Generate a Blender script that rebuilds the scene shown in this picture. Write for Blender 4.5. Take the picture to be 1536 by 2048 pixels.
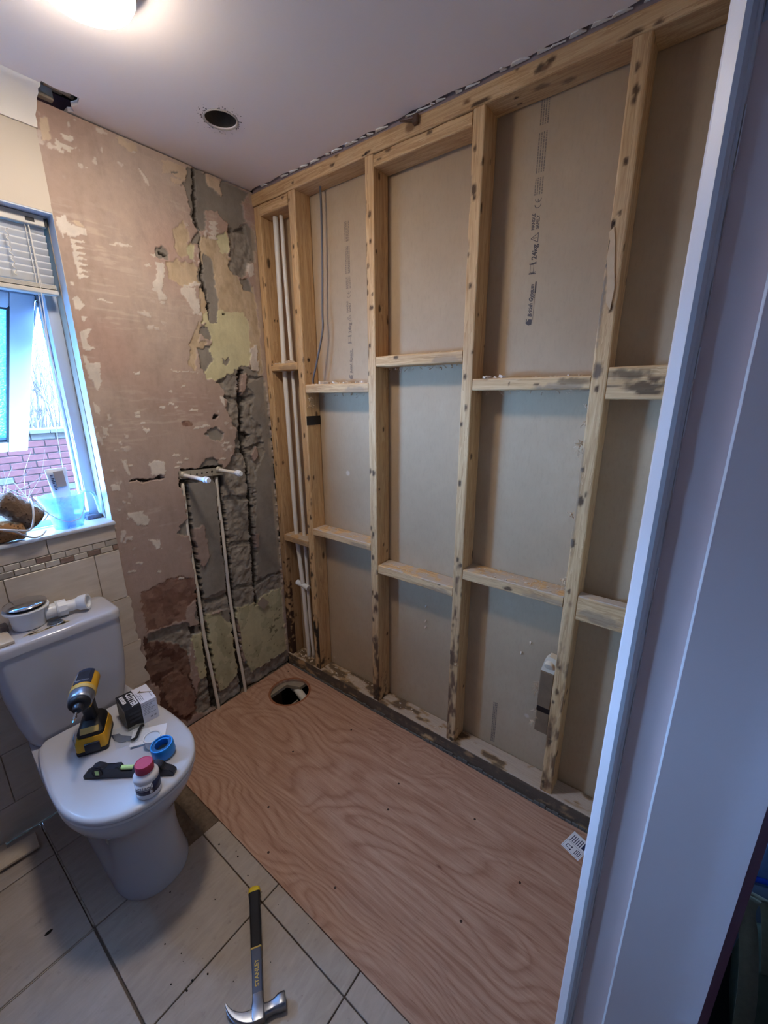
import bpy, bmesh, math, random
import numpy as np
from mathutils import Vector, Matrix
from mathutils.geometry import tessellate_polygon

for o in list(bpy.data.objects):
    bpy.data.objects.remove(o)
SC = bpy.context.scene
COL = SC.collection
random.seed(7)
RNG = np.random.default_rng(7)
PI = math.pi

# ------------------------------------------------------------------ camera
cam = bpy.data.cameras.new('camera')
cam.sensor_fit = 'HORIZONTAL'; cam.sensor_width = 36.0
cam.lens = 36.0 * 827.233 / 1536.0
cam.clip_start = 0.02; cam.clip_end = 100
camo = bpy.data.objects.new('camera', cam); COL.objects.link(camo)
_r = Vector((0.607811, -0.794058, -0.006083)); _d = Vector((-0.220912, -0.161729, -0.961791)); _f = Vector((0.762734, 0.585931, -0.273718))
camo.matrix_world = Matrix(((_r.x, -_d.x, -_f.x, -1.28871), (_r.y, -_d.y, -_f.y, -1.68341), (_r.z, -_d.z, -_f.z, 1.47419), (0, 0, 0, 1)))
SC.camera = camo

# ------------------------------------------------------------------ sky, light, exposure
SKY_RGB, SKY_STRENGTH = (0.22, 0.47, 1.0), 60.0
LAMP_RGB, LAMP_STRENGTH = (1.0, 0.86, 0.73), 58.0
w = bpy.data.worlds.new('sky'); SC.world = w; w.use_nodes = True
w.node_tree.nodes['Background'].inputs[0].default_value = (*SKY_RGB, 1)
w.node_tree.nodes['Background'].inputs[1].default_value = SKY_STRENGTH
pl = bpy.data.lights.new('window_portal', 'AREA'); pl.shape = 'RECTANGLE'; pl.size = 0.80; pl.size_y = 0.98
pl.cycles.is_portal = True
plo = bpy.data.objects.new('window_portal', pl); COL.objects.link(plo)
plo.location = (-1.145, 0.19, 1.52); plo.rotation_euler = (PI / 2, 0, PI)      # shines towards -Y, into the room
plo.rotation_euler = (-PI / 2, 0, 0)
pl2 = bpy.data.lights.new('hall_portal', 'AREA'); pl2.shape = 'RECTANGLE'; pl2.size = .4; pl2.size_y = .3; pl2.cycles.is_portal = True
plo2 = bpy.data.objects.new('hall_portal', pl2); COL.objects.link(plo2); plo2.location = (1.46, -2.75, 1.4); plo2.rotation_euler = (0, PI / 2, 0)  # samples sky through the opening added in the unseen hall wall
SC.view_settings.view_transform = 'Standard'; SC.view_settings.look = 'None'
SC.view_settings.gamma = 1.0; SC.view_settings.use_curve_mapping = False
SC.view_settings.exposure = 1.0
SC.cycles.max_bounces = 10; SC.cycles.diffuse_bounces = 6; SC.cycles.glossy_bounces = 3
SC.cycles.transmission_bounces = 6; SC.cycles.transparent_max_bounces = 10
SC.cycles.caustics_reflective = False; SC.cycles.caustics_refractive = False
SC.cycles.sample_clamp_indirect = 8.0

# ------------------------------------------------------------------ materials
def srgb(r, g, b):
    return tuple((c / 255 / 12.92 if c / 255 <= 0.04045 else ((c / 255 + 0.055) / 1.055) ** 2.4) for c in (r, g, b))

class NT:
    def __init__(s, name):
        s.m = bpy.data.materials.new(name); s.m.use_nodes = True; s.t = s.m.node_tree
        s.b = s.t.nodes['Principled BSDF']; s.out = s.t.nodes['Material Output']
    def n(s, typ, **kw):
        nd = s.t.nodes.new(typ)
        for k, v in kw.items():
            if k.startswith('_'): setattr(nd, k[1:], v)
        for k, v in kw.items():
            if not k.startswith('_'):
                key = int(k[1:]) if k[0] == 'i' and k[1:].isdigit() else k
                s.set(nd, key, v)
        return nd
    def set(s, nd, key, v):
        inp = nd.inputs[key]
        if isinstance(v, bpy.types.NodeSocket): s.t.links.new(v, inp)
        elif isinstance(v, bpy.types.Node): s.t.links.new(v.outputs[0], inp)
        else: inp.default_value = (*v, 1) if isinstance(v, tuple) and len(v) == 3 and inp.type == 'RGBA' else v
    def pos(s, scale=(1, 1, 1), rot=(0, 0, 0), obj=False):
        src = s.n('ShaderNodeTexCoord').outputs['Object'] if obj else s.n('ShaderNodeNewGeometry').outputs['Position']
        return s.n('ShaderNodeMapping', Vector=src, Scale=scale, Rotation=rot).outputs[0]
    def noise(s, vec, scale=5, detail=4, rough=.55, dist=0):
        return s.n('ShaderNodeTexNoise', Vector=vec, Scale=scale, Detail=detail, Roughness=rough, Distortion=dist).outputs[0]
    def ramp(s, fac, stops, interp='LINEAR'):
        r = s.n('ShaderNodeValToRGB', Fac=fac); r.color_ramp.interpolation = interp
        e = r.color_ramp.elements
        while len(e) < len(stops): e.new(0.5)
        for el, (p, c) in zip(e, stops): el.position = p; el.color = (*c, 1) if len(c) == 3 else c
        return r.outputs[0]
    def grey(s, fac, stops): return s.ramp(fac, [(p, (v, v, v)) for p, v in stops])
    def mix(s, fac, a, b, mode='MIX'):
        m = s.n('ShaderNodeMix', _data_type='RGBA', _blend_type=mode)
        s.set(m, 0, fac); s.set(m, 6, a); s.set(m, 7, b)
        return m.outputs[2]
    def math(s, op, a, b=0.0):
        return s.n('ShaderNodeMath', _operation=op, i0=a, i1=b).outputs[0]
    def bump(s, h, strength=.3, dist=.002):
        b = s.n('ShaderNodeBump', Height=h, Strength=strength, Distance=dist); s.t.links.new(b.outputs[0], s.b.inputs['Normal'])
    def fin(s, color=None, rough=.6, metal=0.0, spec=.4, **kw):
        if color is not None: s.set(s.b, 'Base Color', color)
        s.set(s.b, 'Roughness', rough); s.set(s.b, 'Metallic', metal); s.set(s.b, 'Specular IOR Level', spec)
        for k, v in kw.items(): s.set(s.b, k.replace('_', ' '), v)
        return s.m

def plain(name, rgb, rough=.5, metal=0.0, spec=.4, var=.06, scale=40, bump=0.0, **kw):
    n = NT(name); c = srgb(*rgb)
    f = n.noise(n.pos(obj=True), scale, 3)
    col = n.mix(f, tuple(x * (1 - var) for x in c), tuple(min(1, x * (1 + var)) for x in c))
    if bump: n.bump(n.noise(n.pos(obj=True), scale * 3, 4), bump, .001)
    return n.fin(col, rough, metal, spec, **kw)

def m_timber(name, axis):
    n = NT(name)
    sc = {'z': (30, 30, 1.6), 'y': (30, 1.6, 30)}[axis]
    p = n.pos(sc)
    warp = n.noise(n.pos(tuple(v * .12 for v in sc)), 3.0, 2)
    big = n.noise(p, 1.6, 5, .6, .6)
    fine = n.noise(n.pos(tuple(v * 5 for v in sc)), 2.0, 3, .6)
    rings = n.math('FRACT', n.math('MULTIPLY', n.math('ADD', big, warp), 5.0))
    g = n.mix(.35, big, rings); g = n.mix(.3, g, fine)
    col = n.ramp(g, [(.22, srgb(156, 116, 74)), (.45, srgb(198, 160, 112)), (.62, srgb(215, 180, 132)), (.82, srgb(230, 200, 156))])
    tint = n.noise(n.pos((2, 2, 2)), 1.5, 2)
    col = n.mix(n.grey(tint, [(.35, 0), (.7, .5)]), col, n.mix(.6, col, srgb(168, 140, 112)))
    st = n.n('ShaderNodeVertexColor', _layer_name='Stain')
    col = n.mix(st.outputs['Alpha'], col, n.mix(.35, st.outputs['Color'], n.mix(1.0, st.outputs['Color'], fine, 'MULTIPLY')))
    n.bump(n.mix(.5, g, fine), .35, .0012)
    return n.fin(col, .72, 0, .25)

def m_plaster():
    n = NT('stripped_plaster')
    vc = n.n('ShaderNodeVertexColor', _layer_name='Col')
    a = n.noise(n.pos(), 3.2, 5, .6); b = n.noise(n.pos(), 45, 5, .65); c = n.noise(n.pos((1, 1, .25)), 16, 4, .6, 1.2)
    k = n.math('ADD', n.math('MULTIPLY', a, .35), n.math('ADD', n.math('MULTIPLY', b, .22), n.math('MULTIPLY', c, .22)))
    col = n.mix(1.0, vc.outputs['Color'], n.grey(k, [(.22, .68), (.4, .98), (.56, 1.15)]), 'MULTIPLY')
    n.bump(n.mix(.5, b, n.noise(n.pos(), 160, 4, .7)), .45, .003)
    return n.fin(col, .88, 0, .15)

def m_plywood():
    n = NT('plywood_veneer')
    sx = n.n('ShaderNodeSeparateXYZ', Vector=n.pos()).outputs[0]
    xc = n.math('ADD', sx, .36); xx = n.math('MULTIPLY', n.math('MULTIPLY', xc, xc), 5.0)
    wv = n.math('ADD', xx, n.math('MULTIPLY', n.noise(n.pos((2.5, 1.25, 1)), 1.35, 1.6, .40, .7), 1.25))
    cont = n.math('FRACT', n.math('MULTIPLY', wv, 13.0))
    calm = n.grey(n.noise(n.pos((1.8, 1.2, 1)), 1.6, 1), [(.34, .20), (.58, .46)])
    fib = n.noise(n.pos((210, 5, 60)), 1.0, 4, .6)
    fib2 = n.noise(n.pos((70, 4, 60), (0, 0, .12)), 1.0, 4, .65, .6)
    pores = n.noise(n.pos((420, 26, 60)), 1.0, 2, .5)
    g = n.mix(calm, fib2, n.grey(cont, [(0, .14), (.25, .55), (.6, .74), (.88, .50), (1, .14)])); g = n.mix(.3, g, fib)
    col = n.ramp(g, [(.2, srgb(130, 88, 68)), (.42, srgb(168, 127, 104)), (.6, srgb(192, 155, 131)), (.85, srgb(212, 180, 158))])
    col = n.mix(n.grey(pores, [(.60, 0), (.72, .35)]), col, srgb(110, 66, 48))
    sp = n.n('ShaderNodeTexVoronoi', Vector=n.pos((5.5, 2.2, 1)), Scale=1.6); sp.feature = 'F1'
    col = n.mix(n.grey(sp.outputs['Distance'], [(.02, .75), (.055, 0)]), col, srgb(96, 54, 36))
    n.bump(n.mix(.5, fib, pores), .12, .0006)
    return n.fin(col, n.grey(fib2, [(.3, .42), (.7, .6)]), 0, .35)

def m_board(name='plasterboard_paper'):
    n = NT(name)
    a = n.noise(n.pos(), 2.3, 4, .55); b = n.noise(n.pos((1, 1, .3)), 130, 4, .7); c = n.noise(n.pos(), 24, 4, .6)
    col = n.ramp(n.mix(.2, a, c), [(.3, srgb(171, 148, 118)), (.55, srgb(180, 157, 126)), (.75, srgb(188, 167, 137))])
    col = n.mix(n.grey(b, [(.5, 0), (.8, .22)]), col, srgb(140, 120, 96))
    sp = n.n('ShaderNodeTexVoronoi', Vector=n.pos(), Scale=3.4)
    col = n.mix(n.grey(sp.outputs['Distance'], [(.028, .6), (.045, 0)]), col, srgb(215, 200, 180))
    n.bump(b, .1, .0008)
    return n.fin(col, .8, 0, .2)

def m_tile(name, lo, hi, streak=(18, 70, 3), rough=.32, rot=(0, 0, 0), dirt=None):
    n = NT(name)
    a = n.noise(n.pos(streak, rot), 1.0, 5, .62, 1.2); b = n.noise(n.pos(), 9, 4, .6)
    rnd = n.n('ShaderNodeObjectInfo').outputs['Random']
    g = n.math('ADD', n.mix(.45, a, b), n.math('MULTIPLY', n.math('SUBTRACT', rnd, .5), .10))
    col = n.ramp(g, [(.28, srgb(*lo)), (.7, srgb(*hi))])
    if dirt:
        d = n.noise(n.pos(), 26, 5, .7); col = n.mix(n.grey(d, [(.60, 0), (.76, .55)]), col, srgb(*dirt))
    n.bump(n.mix(.5, a, b), .06, .002)
    return n.fin(col, rough, 0, .45)

def m_paint(name, rgb, rough=.55, var=.05, brush=.15, dirt=0.0):
    n = NT(name); c = srgb(*rgb)
    a = n.noise(n.pos(), 2.0, 4, .6); b = n.noise(n.pos((60, 60, 4)), 1.5, 4, .6)
    col = n.mix(a, tuple(x * (1 - var) for x in c), tuple(min(1, x * (1 + var)) for x in c))
    if dirt:
        d = n.noise(n.pos(), 38, 6, .75); col = n.mix(n.grey(d, [(.60, 0), (.70, dirt)]), col, srgb(96, 84, 72))
    n.bump(n.mix(.5, b, n.noise(n.pos(), 220, 3, .6)), brush, .001)
    return n.fin(col, rough, 0, .35)

def m_sponge(name, rgb):
    n = NT(name); v = n.n('ShaderNodeTexVoronoi', Vector=n.pos(obj=True), Scale=150); f = n.noise(n.pos(obj=True), 90, 5, .7)
    v2 = n.n('ShaderNodeTexVoronoi', Vector=n.pos(obj=True), Scale=95)
    c = srgb(*rgb)
    col = n.mix(n.grey(v2.outputs['Distance'], [(.16, 1), (.28, 0)]), n.mix(f, tuple(x * .75 for x in c), tuple(min(1, x * 1.15) for x in c)), tuple(x * .22 for x in c))
    n.bump(n.mix(.5, v.outputs['Distance'], f), .9, .003)
    return n.fin(col, .95, 0, .1)

def m_glass_obscure():
    n = NT('obscured_glass')
    b = n.noise(n.pos(), 34, 2, .4, 1.4); wv = n.n('ShaderNodeTexVoronoi', Vector=n.pos((1, 1, 1)), Scale=95)
    h = n.mix(.5, b, wv.outputs['Distance'])
    bp_ = n.n('ShaderNodeBump', Height=h, Strength=1.0, Distance=.006)
    tr = n.n('ShaderNodeBsdfTransparent', Color=(.08, .15, .16)); tl = n.n('ShaderNodeBsdfTranslucent', Color=(.17, .29, .31), Normal=bp_)
    gl = n.n('ShaderNodeBsdfGlossy', Roughness=.08, Normal=bp_, Color=(.9, .95, 1))
    m1 = n.n('ShaderNodeMixShader', Fac=n.grey(h, [(.36, .95), (.46, .35), (.56, .9)])); n.t.links.new(tr.outputs[0], m1.inputs[1]); n.t.links.new(tl.outputs[0], m1.inputs[2])
    m2 = n.n('ShaderNodeMixShader', Fac=.12); n.t.links.new(m1.outputs[0], m2.inputs[1]); n.t.links.new(gl.outputs[0], m2.inputs[2])
    n.t.links.new(m2.outputs[0], n.out.inputs[0])
    return n.m

def m_clear(name, tint, solid=.3, rough=.2, rgb=(.8, .9, .95)):
    n = NT(name)
    tr = n.n('ShaderNodeBsdfTransparent', Color=tint); n.fin(tuple(rgb), rough, 0, .5)
    mx = n.n('ShaderNodeMixShader', Fac=n.math('MULTIPLY', n.noise(n.pos(obj=True), 30, 3), solid * 2)); n.t.links.new(tr.outputs[0], mx.inputs[1]); n.t.links.new(n.b.outputs[0], mx.inputs[2])
    n.t.links.new(mx.outputs[0], n.out.inputs[0])
    return n.m

M = dict(
 plaster=m_plaster(), timz=m_timber('softwood_upright', 'z'), timy=m_timber('softwood_crosswise', 'y'), ply=m_plywood(), board=m_board(),
 ceiling=m_paint('ceiling_paint', (232, 221, 214), .85, .03, .25), coving=m_paint('coving_paint', (226, 222, 214), .8, .03), cream=m_paint('cream_wall_paint', (198, 188, 172), .8, .03, .3),
 white=m_paint('white_gloss_paint', (232, 228, 226), .38, .03, .25), lining=m_paint('lining_paint', (224, 202, 194), .45, .04, .35), red=m_paint('dark_red_paint', (96, 34, 44), .5, .1),
 hall=m_paint('hall_paint', (120, 112, 118), .8, .05), reveal=m_paint('reveal_paint', (196, 204, 214), .6, .03, .25), sill=m_paint('sill_paint', (200, 206, 214), .35, .03, .15),
 walltile=m_tile('beige_wall_tile', (186, 172, 154), (212, 200, 184), (6, 6, 34), .3), mosa=m_tile('pale_mosaic', (176, 166, 152), (202, 193, 178), (20, 20, 20), .25), mosb=m_tile('brown_mosaic', (112, 90, 76), (150, 126, 110), (40, 40, 120), .2), mosc=m_tile('grey_glass_mosaic', (150, 142, 130), (176, 168, 156), (20, 20, 20), .12),
 floortile=m_tile('cream_floor_tile', (160, 147, 132), (188, 176, 162), (10, 46, 1), .42, (0, 0, .78), (120, 108, 96)), offcut=m_tile('tile_offcut', (190, 172, 148), (212, 198, 176), (20, 30, 10), .4),
 grout=plain('floor_grout', (112, 98, 84), .95, var=.2, scale=60, bump=.4), wgrout=plain('wall_grout', (174, 162, 146), .9, var=.1), adhesive=plain('old_adhesive', (112, 96, 80), .95, var=.6, scale=60, bump=1.0),
 pvcw=plain('window_pvc', (176, 188, 204), .35, var=.02, bump=.02), pvc=plain('white_pvc', (226, 230, 234), .3, var=.02, bump=.02), blind=plain('blind_slat', (222, 226, 230), .4, var=.03), blindg=plain('blind_rail', (196, 192, 182), .4), cord=plain('cord_white', (216, 212, 204), .7),
 glass=m_glass_obscure(), gasket=plain('gasket_black', (28, 30, 36), .6),
 ceramic=plain('toilet_ceramic', (184, 185, 192), .14, spec=.5, var=.015, scale=4), seat=plain('toilet_seat', (198, 199, 203), .28, spec=.45, var=.05, scale=9), chrome=plain('chrome', (215, 216, 220), .12, 1.0, var=.03), steel=plain('brushed_steel', (150, 156, 166), .32, 1.0, var=.15, scale=60), gear=plain('gear_case', (150, 156, 166), .36, .85, var=.1, scale=30),
 black=plain('black_plastic', (26, 27, 32), .5, var=.2, bump=.1), navy=plain('navy_rubber', (40, 46, 66), .6, var=.1, bump=.1), yellow=plain('yellow_plastic', (214, 160, 40), .42, var=.1, scale=25), buff=plain('worn_yellow', (196, 164, 92), .5, var=.15), charcoal=plain('charcoal_plastic', (40, 42, 50), .32, var=.15),
 pipew=plain('white_pipe', (226, 222, 212), .35, var=.03), pipec=plain('dusty_pipe', (220, 213, 198), .6, var=.08, scale=25), barm=plain('galvanised_bar', (176, 168, 150), .45, .4, var=.1), cable=plain('grey_cable', (98, 96, 98), .5), tapeb=plain('black_tape', (20, 19, 20), .35),
 fluff=plain('insulation_fluff', (196, 172, 140), .95, var=.2), debris=plain('plaster_debris', (206, 190, 170), .95, var=.2, scale=90), dark=plain('near_black', (30, 27, 25), .95, var=.3), concrete=plain('void_concrete', (150, 138, 122), .95, var=.2, bump=.5), joist=plain('joist_wood', (98, 74, 56), .85, var=.2),  # near-black base for voids, backing boards and crumbs
 brick=m_tile('red_brick', (74, 38, 34), (100, 54, 46), (12, 12, 30), .9), brick2=m_tile('mossy_brick', (66, 64, 58), (90, 86, 76), (14, 14, 20), .9), mortar=plain('mortar', (84, 78, 74), .95, var=.15, scale=30), twig=plain('bare_twig', (92, 80, 74), .9, var=.3), ground=plain('garden_ground', (52, 50, 44), .95, var=.3, scale=4),
 print=plain('stamp_ink', (86, 78, 74), .9, var=.1), printp=plain('pale_stamp_ink', (126, 112, 98), .9, var=.1), paper=plain('white_paper', (236, 238, 242), .6, var=.02), ink=plain('black_ink', (36, 36, 44), .6), inkb=plain('navy_ink', (40, 48, 82), .5), inkg=plain('grey_ink', (150, 150, 160), .6), whiteink=plain('white_ink', (236, 236, 240), .5), brown=plain('brown_ink', (122, 104, 84), .6), yelink=plain('yellow_ink', (204, 176, 90), .5),
 boxb=plain('black_card', (24, 24, 28), .35), boxw=plain('white_card', (222, 222, 230), .4), clear=m_clear('clear_film', (.94, .96, .99), .17, .08), jug=m_clear('frosted_plastic', (.72, .90, .96), .32, .3), vial=plain('green_vial', (206, 236, 150), .12, var=.1), blue=plain('blue_plastic', (36, 140, 224), .35), bluedk=plain('dark_blue_plastic', (24, 84, 140), .4), cap=plain('pink_red_cap', (186, 62, 88), .5, var=.05), bottle=plain('white_bottle', (232, 232, 236), .3, var=.02), tubeb=plain('blue_tube', (96, 170, 240), .35), tubew=plain('white_tube', (206, 220, 234), .35), tubeg=plain('tan_panel', (150, 142, 140), .4),
 sponge1=m_sponge('brown_sponge', (112, 92, 76)), sponge2=m_sponge('tan_sponge', (158, 118, 80)), bristle=plain('speckled_pumice', (92, 94, 104), .95, var=.5, scale=260, bump=.6),
 canvas=plain('camouflage_canvas', (74, 76, 56), .9, var=.5, scale=30), tan=plain('tan_webbing', (122, 108, 80), .9, var=.2, scale=80, bump=.5), sheet=plain('grey_dust_sheet', (130, 138, 146), .85, var=.1), bluesh=plain('pale_blue_plastic', (170, 196, 240), .35), hose=plain('blue_hose', (20, 80, 210), .4),
)
def emitter(name, rgb, s):
    n = NT(name); e = n.n('ShaderNodeEmission', Color=rgb, Strength=s); n.t.links.new(e.outputs[0], n.out.inputs[0]); return n.m
M['lamp'] = emitter('lit_diffuser', LAMP_RGB, LAMP_STRENGTH)

# ------------------------------------------------------------------ mesh helpers
def link(name, me, mat, parent=None, smooth=None, world=True):
    mats = mat if isinstance(mat, (list, tuple)) else [mat]
    for m in mats: me.materials.append(m)
    o = bpy.data.objects.new(name, me); COL.objects.link(o)
    if parent is not None:
        if world:
            mw = Matrix.Identity(4); p = parent
            while p is not None: mw = p.matrix_basis @ mw if False else (Matrix.LocRotScale(p.location, p.rotation_euler, None) @ mw); p = p.parent
            me.transform(mw.inverted())
        o.parent = parent
    if smooth:
        me.polygons.foreach_set('use_smooth', [True] * len(me.polygons))
        if smooth is not True:
            me.set_sharp_from_angle(angle=math.radians(smooth))
    return o

def obj(name, bm, mat, parent=None, smooth=None, world=True):
    bmesh.ops.recalc_face_normals(bm, faces=bm.faces)
    me = bpy.data.meshes.new(name); bm.to_mesh(me); bm.free()
    if parent is None and world:                 # origin to the base of the thing
        v = np.empty(len(me.vertices) * 3); me.vertices.foreach_get('co', v); v = v.reshape(-1, 3)
        c = Vector(((v[:, 0].min() + v[:, 0].max()) / 2, (v[:, 1].min() + v[:, 1].max()) / 2, v[:, 2].min()))
        me.transform(Matrix.Translation(-c)); o = link(name, me, mat, None, smooth); o.location = c; return o
    return link(name, me, mat, parent, smooth, world)

def empty(name, loc=(0, 0, 0), rz=0.0, parent=None):
    o = bpy.data.objects.new(name, None); COL.objects.link(o); o.location = loc; o.rotation_euler = (0, 0, rz); o.empty_display_size = .05
    if parent: o.parent = parent
    return o

def tag(o, label=None, cat=None, group=None, kind=None):
    for k, v in (('label', label), ('category', cat), ('group', group), ('kind', kind)):
        if v: o[k] = v
    return o

def thing(name, label, cat, loc=(0, 0, 0), rz=0.0, group=None): return tag(empty(name, loc, rz), label, cat, group)
def B(): return bmesh.new()

def box(bm, a, b, bev=0.0, seg=1, mx=None, mi=0):
    r = bmesh.ops.create_cube(bm, size=1.0)
    vs = r['verts']
    for v in vs: v.co = Vector(((a[i] + b[i]) / 2 + v.co[i] * (b[i] - a[i]) for i in range(3)))
    fs = list({f for v in vs for f in v.link_faces})
    if mi:
        for f in fs: f.material_index = mi
    if bev:
        es = list({e for v in vs for e in v.link_edges})
        rr = bmesh.ops.bevel(bm, geom=es, offset=bev, segments=seg, affect='EDGES', profile=.5)
        vs = list({v for f in rr['faces'] for v in f.verts} | {v for v in vs if v.is_valid})
        if mi:
            for f in rr['faces']: f.material_index = mi
    if mx is not None: bmesh.ops.transform(bm, matrix=mx, verts=[v for v in vs if v.is_valid])
    return vs

def frame_of(d):
    d = Vector(d).normalized(); u = Vector((0, 0, 1)) if abs(d.z) < .95 else Vector((1, 0, 0))
    x = u.cross(d).normalized(); y = d.cross(x); return x, y, d

def rings(bm, ringlist, cap=True, mi=0, close=True):
    vr = [[bm.verts.new(p) for p in r] for r in ringlist]; n = len(vr[0]); fs = []
    for a, b in zip(vr, vr[1:]):
        for i in range(n if close else n - 1):
            fs.append(bm.faces.new((a[i], a[(i + 1) % n], b[(i + 1) % n], b[i])))
    if cap: fs += [bm.faces.new(vr[0][::-1]), bm.faces.new(vr[-1])]
    for f in fs: f.material_index = mi
    return vr

def cone(bm, p0, p1, r0, r1=None, seg=16, mi=0, cap=True):
    r1 = r0 if r1 is None else r1; p0 = Vector(p0); p1 = Vector(p1); x, y, d = frame_of(p1 - p0)
    R = lambda p, r: [p + (x * math.cos(2 * PI * i / seg) + y * math.sin(2 * PI * i / seg)) * r for i in range(seg)]
    return rings(bm, [R(p0, r0), R(p1, r1)], cap, mi)

def tube(bm, pts, r, seg=10, mi=0, rfun=None):
    pts = [Vector(p) for p in pts]; out = []; x = None
    for i, p in enumerate(pts):
        d = (pts[min(i + 1, len(pts) - 1)] - pts[max(i - 1, 0)]).normalized()
        if x is None: x, y, _ = frame_of(d)
        else: x = (x - d * x.dot(d)).normalized(); y = d.cross(x)
        rr = r if rfun is None else r * rfun(i / (len(pts) - 1))
        out.append([p + (x * math.cos(2 * PI * k / seg) + y * math.sin(2 * PI * k / seg)) * rr for k in range(seg)])
    return rings(bm, out, True, mi)

def smooth_path(pts, n=8):
    P = [Vector(p) for p in pts]; P = [P[0] * 2 - P[1]] + P + [P[-1] * 2 - P[-2]]; out = []
    for i in range(1, len(P) - 2):
        for k in range(n):
            t = k / n; a, b, c, d = P[i - 1:i + 3]
            out.append(.5 * ((2 * b) + (c - a) * t + (2 * a - 5 * b + 4 * c - d) * t * t + (3 * b - a - 3 * c + d) * t ** 3))
    return out + [P[-2]]

def lathe(bm, prof, seg=32, mx=None, mi=0, cap=True):
    rl = [[Vector((r * math.cos(2 * PI * i / seg), r * math.sin(2 * PI * i / seg), z)) for i in range(seg)] for r, z in prof]
    if mx is not None: rl = [[mx @ p for p in r] for r in rl]
    return rings(bm, rl, cap, mi)

def prism(bm, poly, z0, z1, mx=None, mi=0):
    rl = [[Vector((x, y, z)) for x, y in poly] for z in (z0, z1)]
    if mx is not None: rl = [[mx @ p for p in r] for r in rl]
    return rings(bm, rl, True, mi)

def plate(bm, outer, holes, z0, z1, mx=None):
    loops = [outer] + holes
    tris = tessellate_polygon([[Vector((x, y, 0)) for x, y in l] for l in loops])
    flat = [p for l in loops for p in l]
    f = (lambda p: mx @ p) if mx is not None else (lambda p: p)
    lo = [bm.verts.new(f(Vector((x, y, z0)))) for x, y in flat]; hi = [bm.verts.new(f(Vector((x, y, z1)))) for x, y in flat]
    for a, b, c in tris:
        bm.faces.new((hi[a], hi[b], hi[c])); bm.faces.new((lo[c], lo[b], lo[a]))
    k = 0
    for l in loops:
        n = len(l)
        for i in range(n):
            a, b = k + i, k + (i + 1) % n
            bm.faces.new((lo[a], lo[b], hi[b], hi[a]))
        k += n

def circle(cx, cy, r, n=40): return [(cx + r * math.cos(2 * PI * i / n), cy + r * math.sin(2 * PI * i / n)) for i in range(n)]
def T(x, y, z): return Matrix.Translation((x, y, z))
def basis(o, x, y):
    x = Vector(x).normalized(); y = Vector(y); y = (y - x * x.dot(y)).normalized(); z = x.cross(y); o = Vector(o)
    return Matrix(((x.x, y.x, z.x, o.x), (x.y, y.y, z.y, o.y), (x.z, y.z, z.z, o.z), (0, 0, 0, 1)))

def text(name, body, size, mx, mat, parent, align='LEFT', shear=0.0, wide=1.0, bold=0.0):
    cu = bpy.data.curves.new(name, 'FONT'); cu.body = body; cu.size = size; cu.align_x = align; cu.shear = shear; cu.extrude = .00015; cu.offset = bold; cu.resolution_u = 3
    t = bpy.data.objects.new(name, cu); COL.objects.link(t)
    dg = bpy.context.evaluated_depsgraph_get(); me = bpy.data.meshes.new_from_object(t.evaluated_get(dg)); bpy.data.objects.remove(t); me.name = name
    me.materials.clear(); me.transform(mx @ Matrix.Diagonal((wide, 1, 1, 1)))
    return link(name, me, mat, parent)

def copy_tree(o, parent=None):
    c = o.copy(); COL.objects.link(c)
    if parent is not None: c.parent = parent
    for ch in list(o.children): copy_tree(ch, c)
    return c

# ------------------------------------------------------------------ value noise (numpy)
_H = RNG.random((64, 64, 64))
def vnoise(p, s):
    q = np.asarray(p) * s; i = np.floor(q).astype(int); f = q - i; f = f * f * (3 - 2 * f); i &= 63; j = (i + 1) & 63; r = 0
    for a in (0, 1):
        for b in (0, 1):
            for c in (0, 1):
                wgt = (f[:, 0] if a else 1 - f[:, 0]) * (f[:, 1] if b else 1 - f[:, 1]) * (f[:, 2] if c else 1 - f[:, 2])
                r = r + wgt * _H[(j if a else i)[:, 0], (j if b else i)[:, 1], (j if c else i)[:, 2]]
    return r
def fbm(p, s, n=4):
    return sum(vnoise(p, s * 2 ** k) * .5 ** k for k in range(n)) / sum(.5 ** k for k in range(n))
def inside(px, pz, poly):
    r = np.zeros(len(px), bool); n = len(poly)
    for i in range(n):
        (x0, z0), (x1, z1) = poly[i], poly[(i + 1) % n]
        if z0 == z1: continue
        c = (z0 > pz) != (z1 > pz)
        r ^= c & (px < (x1 - x0) * (pz - z0) / (z1 - z0) + x0)
    return r
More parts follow.
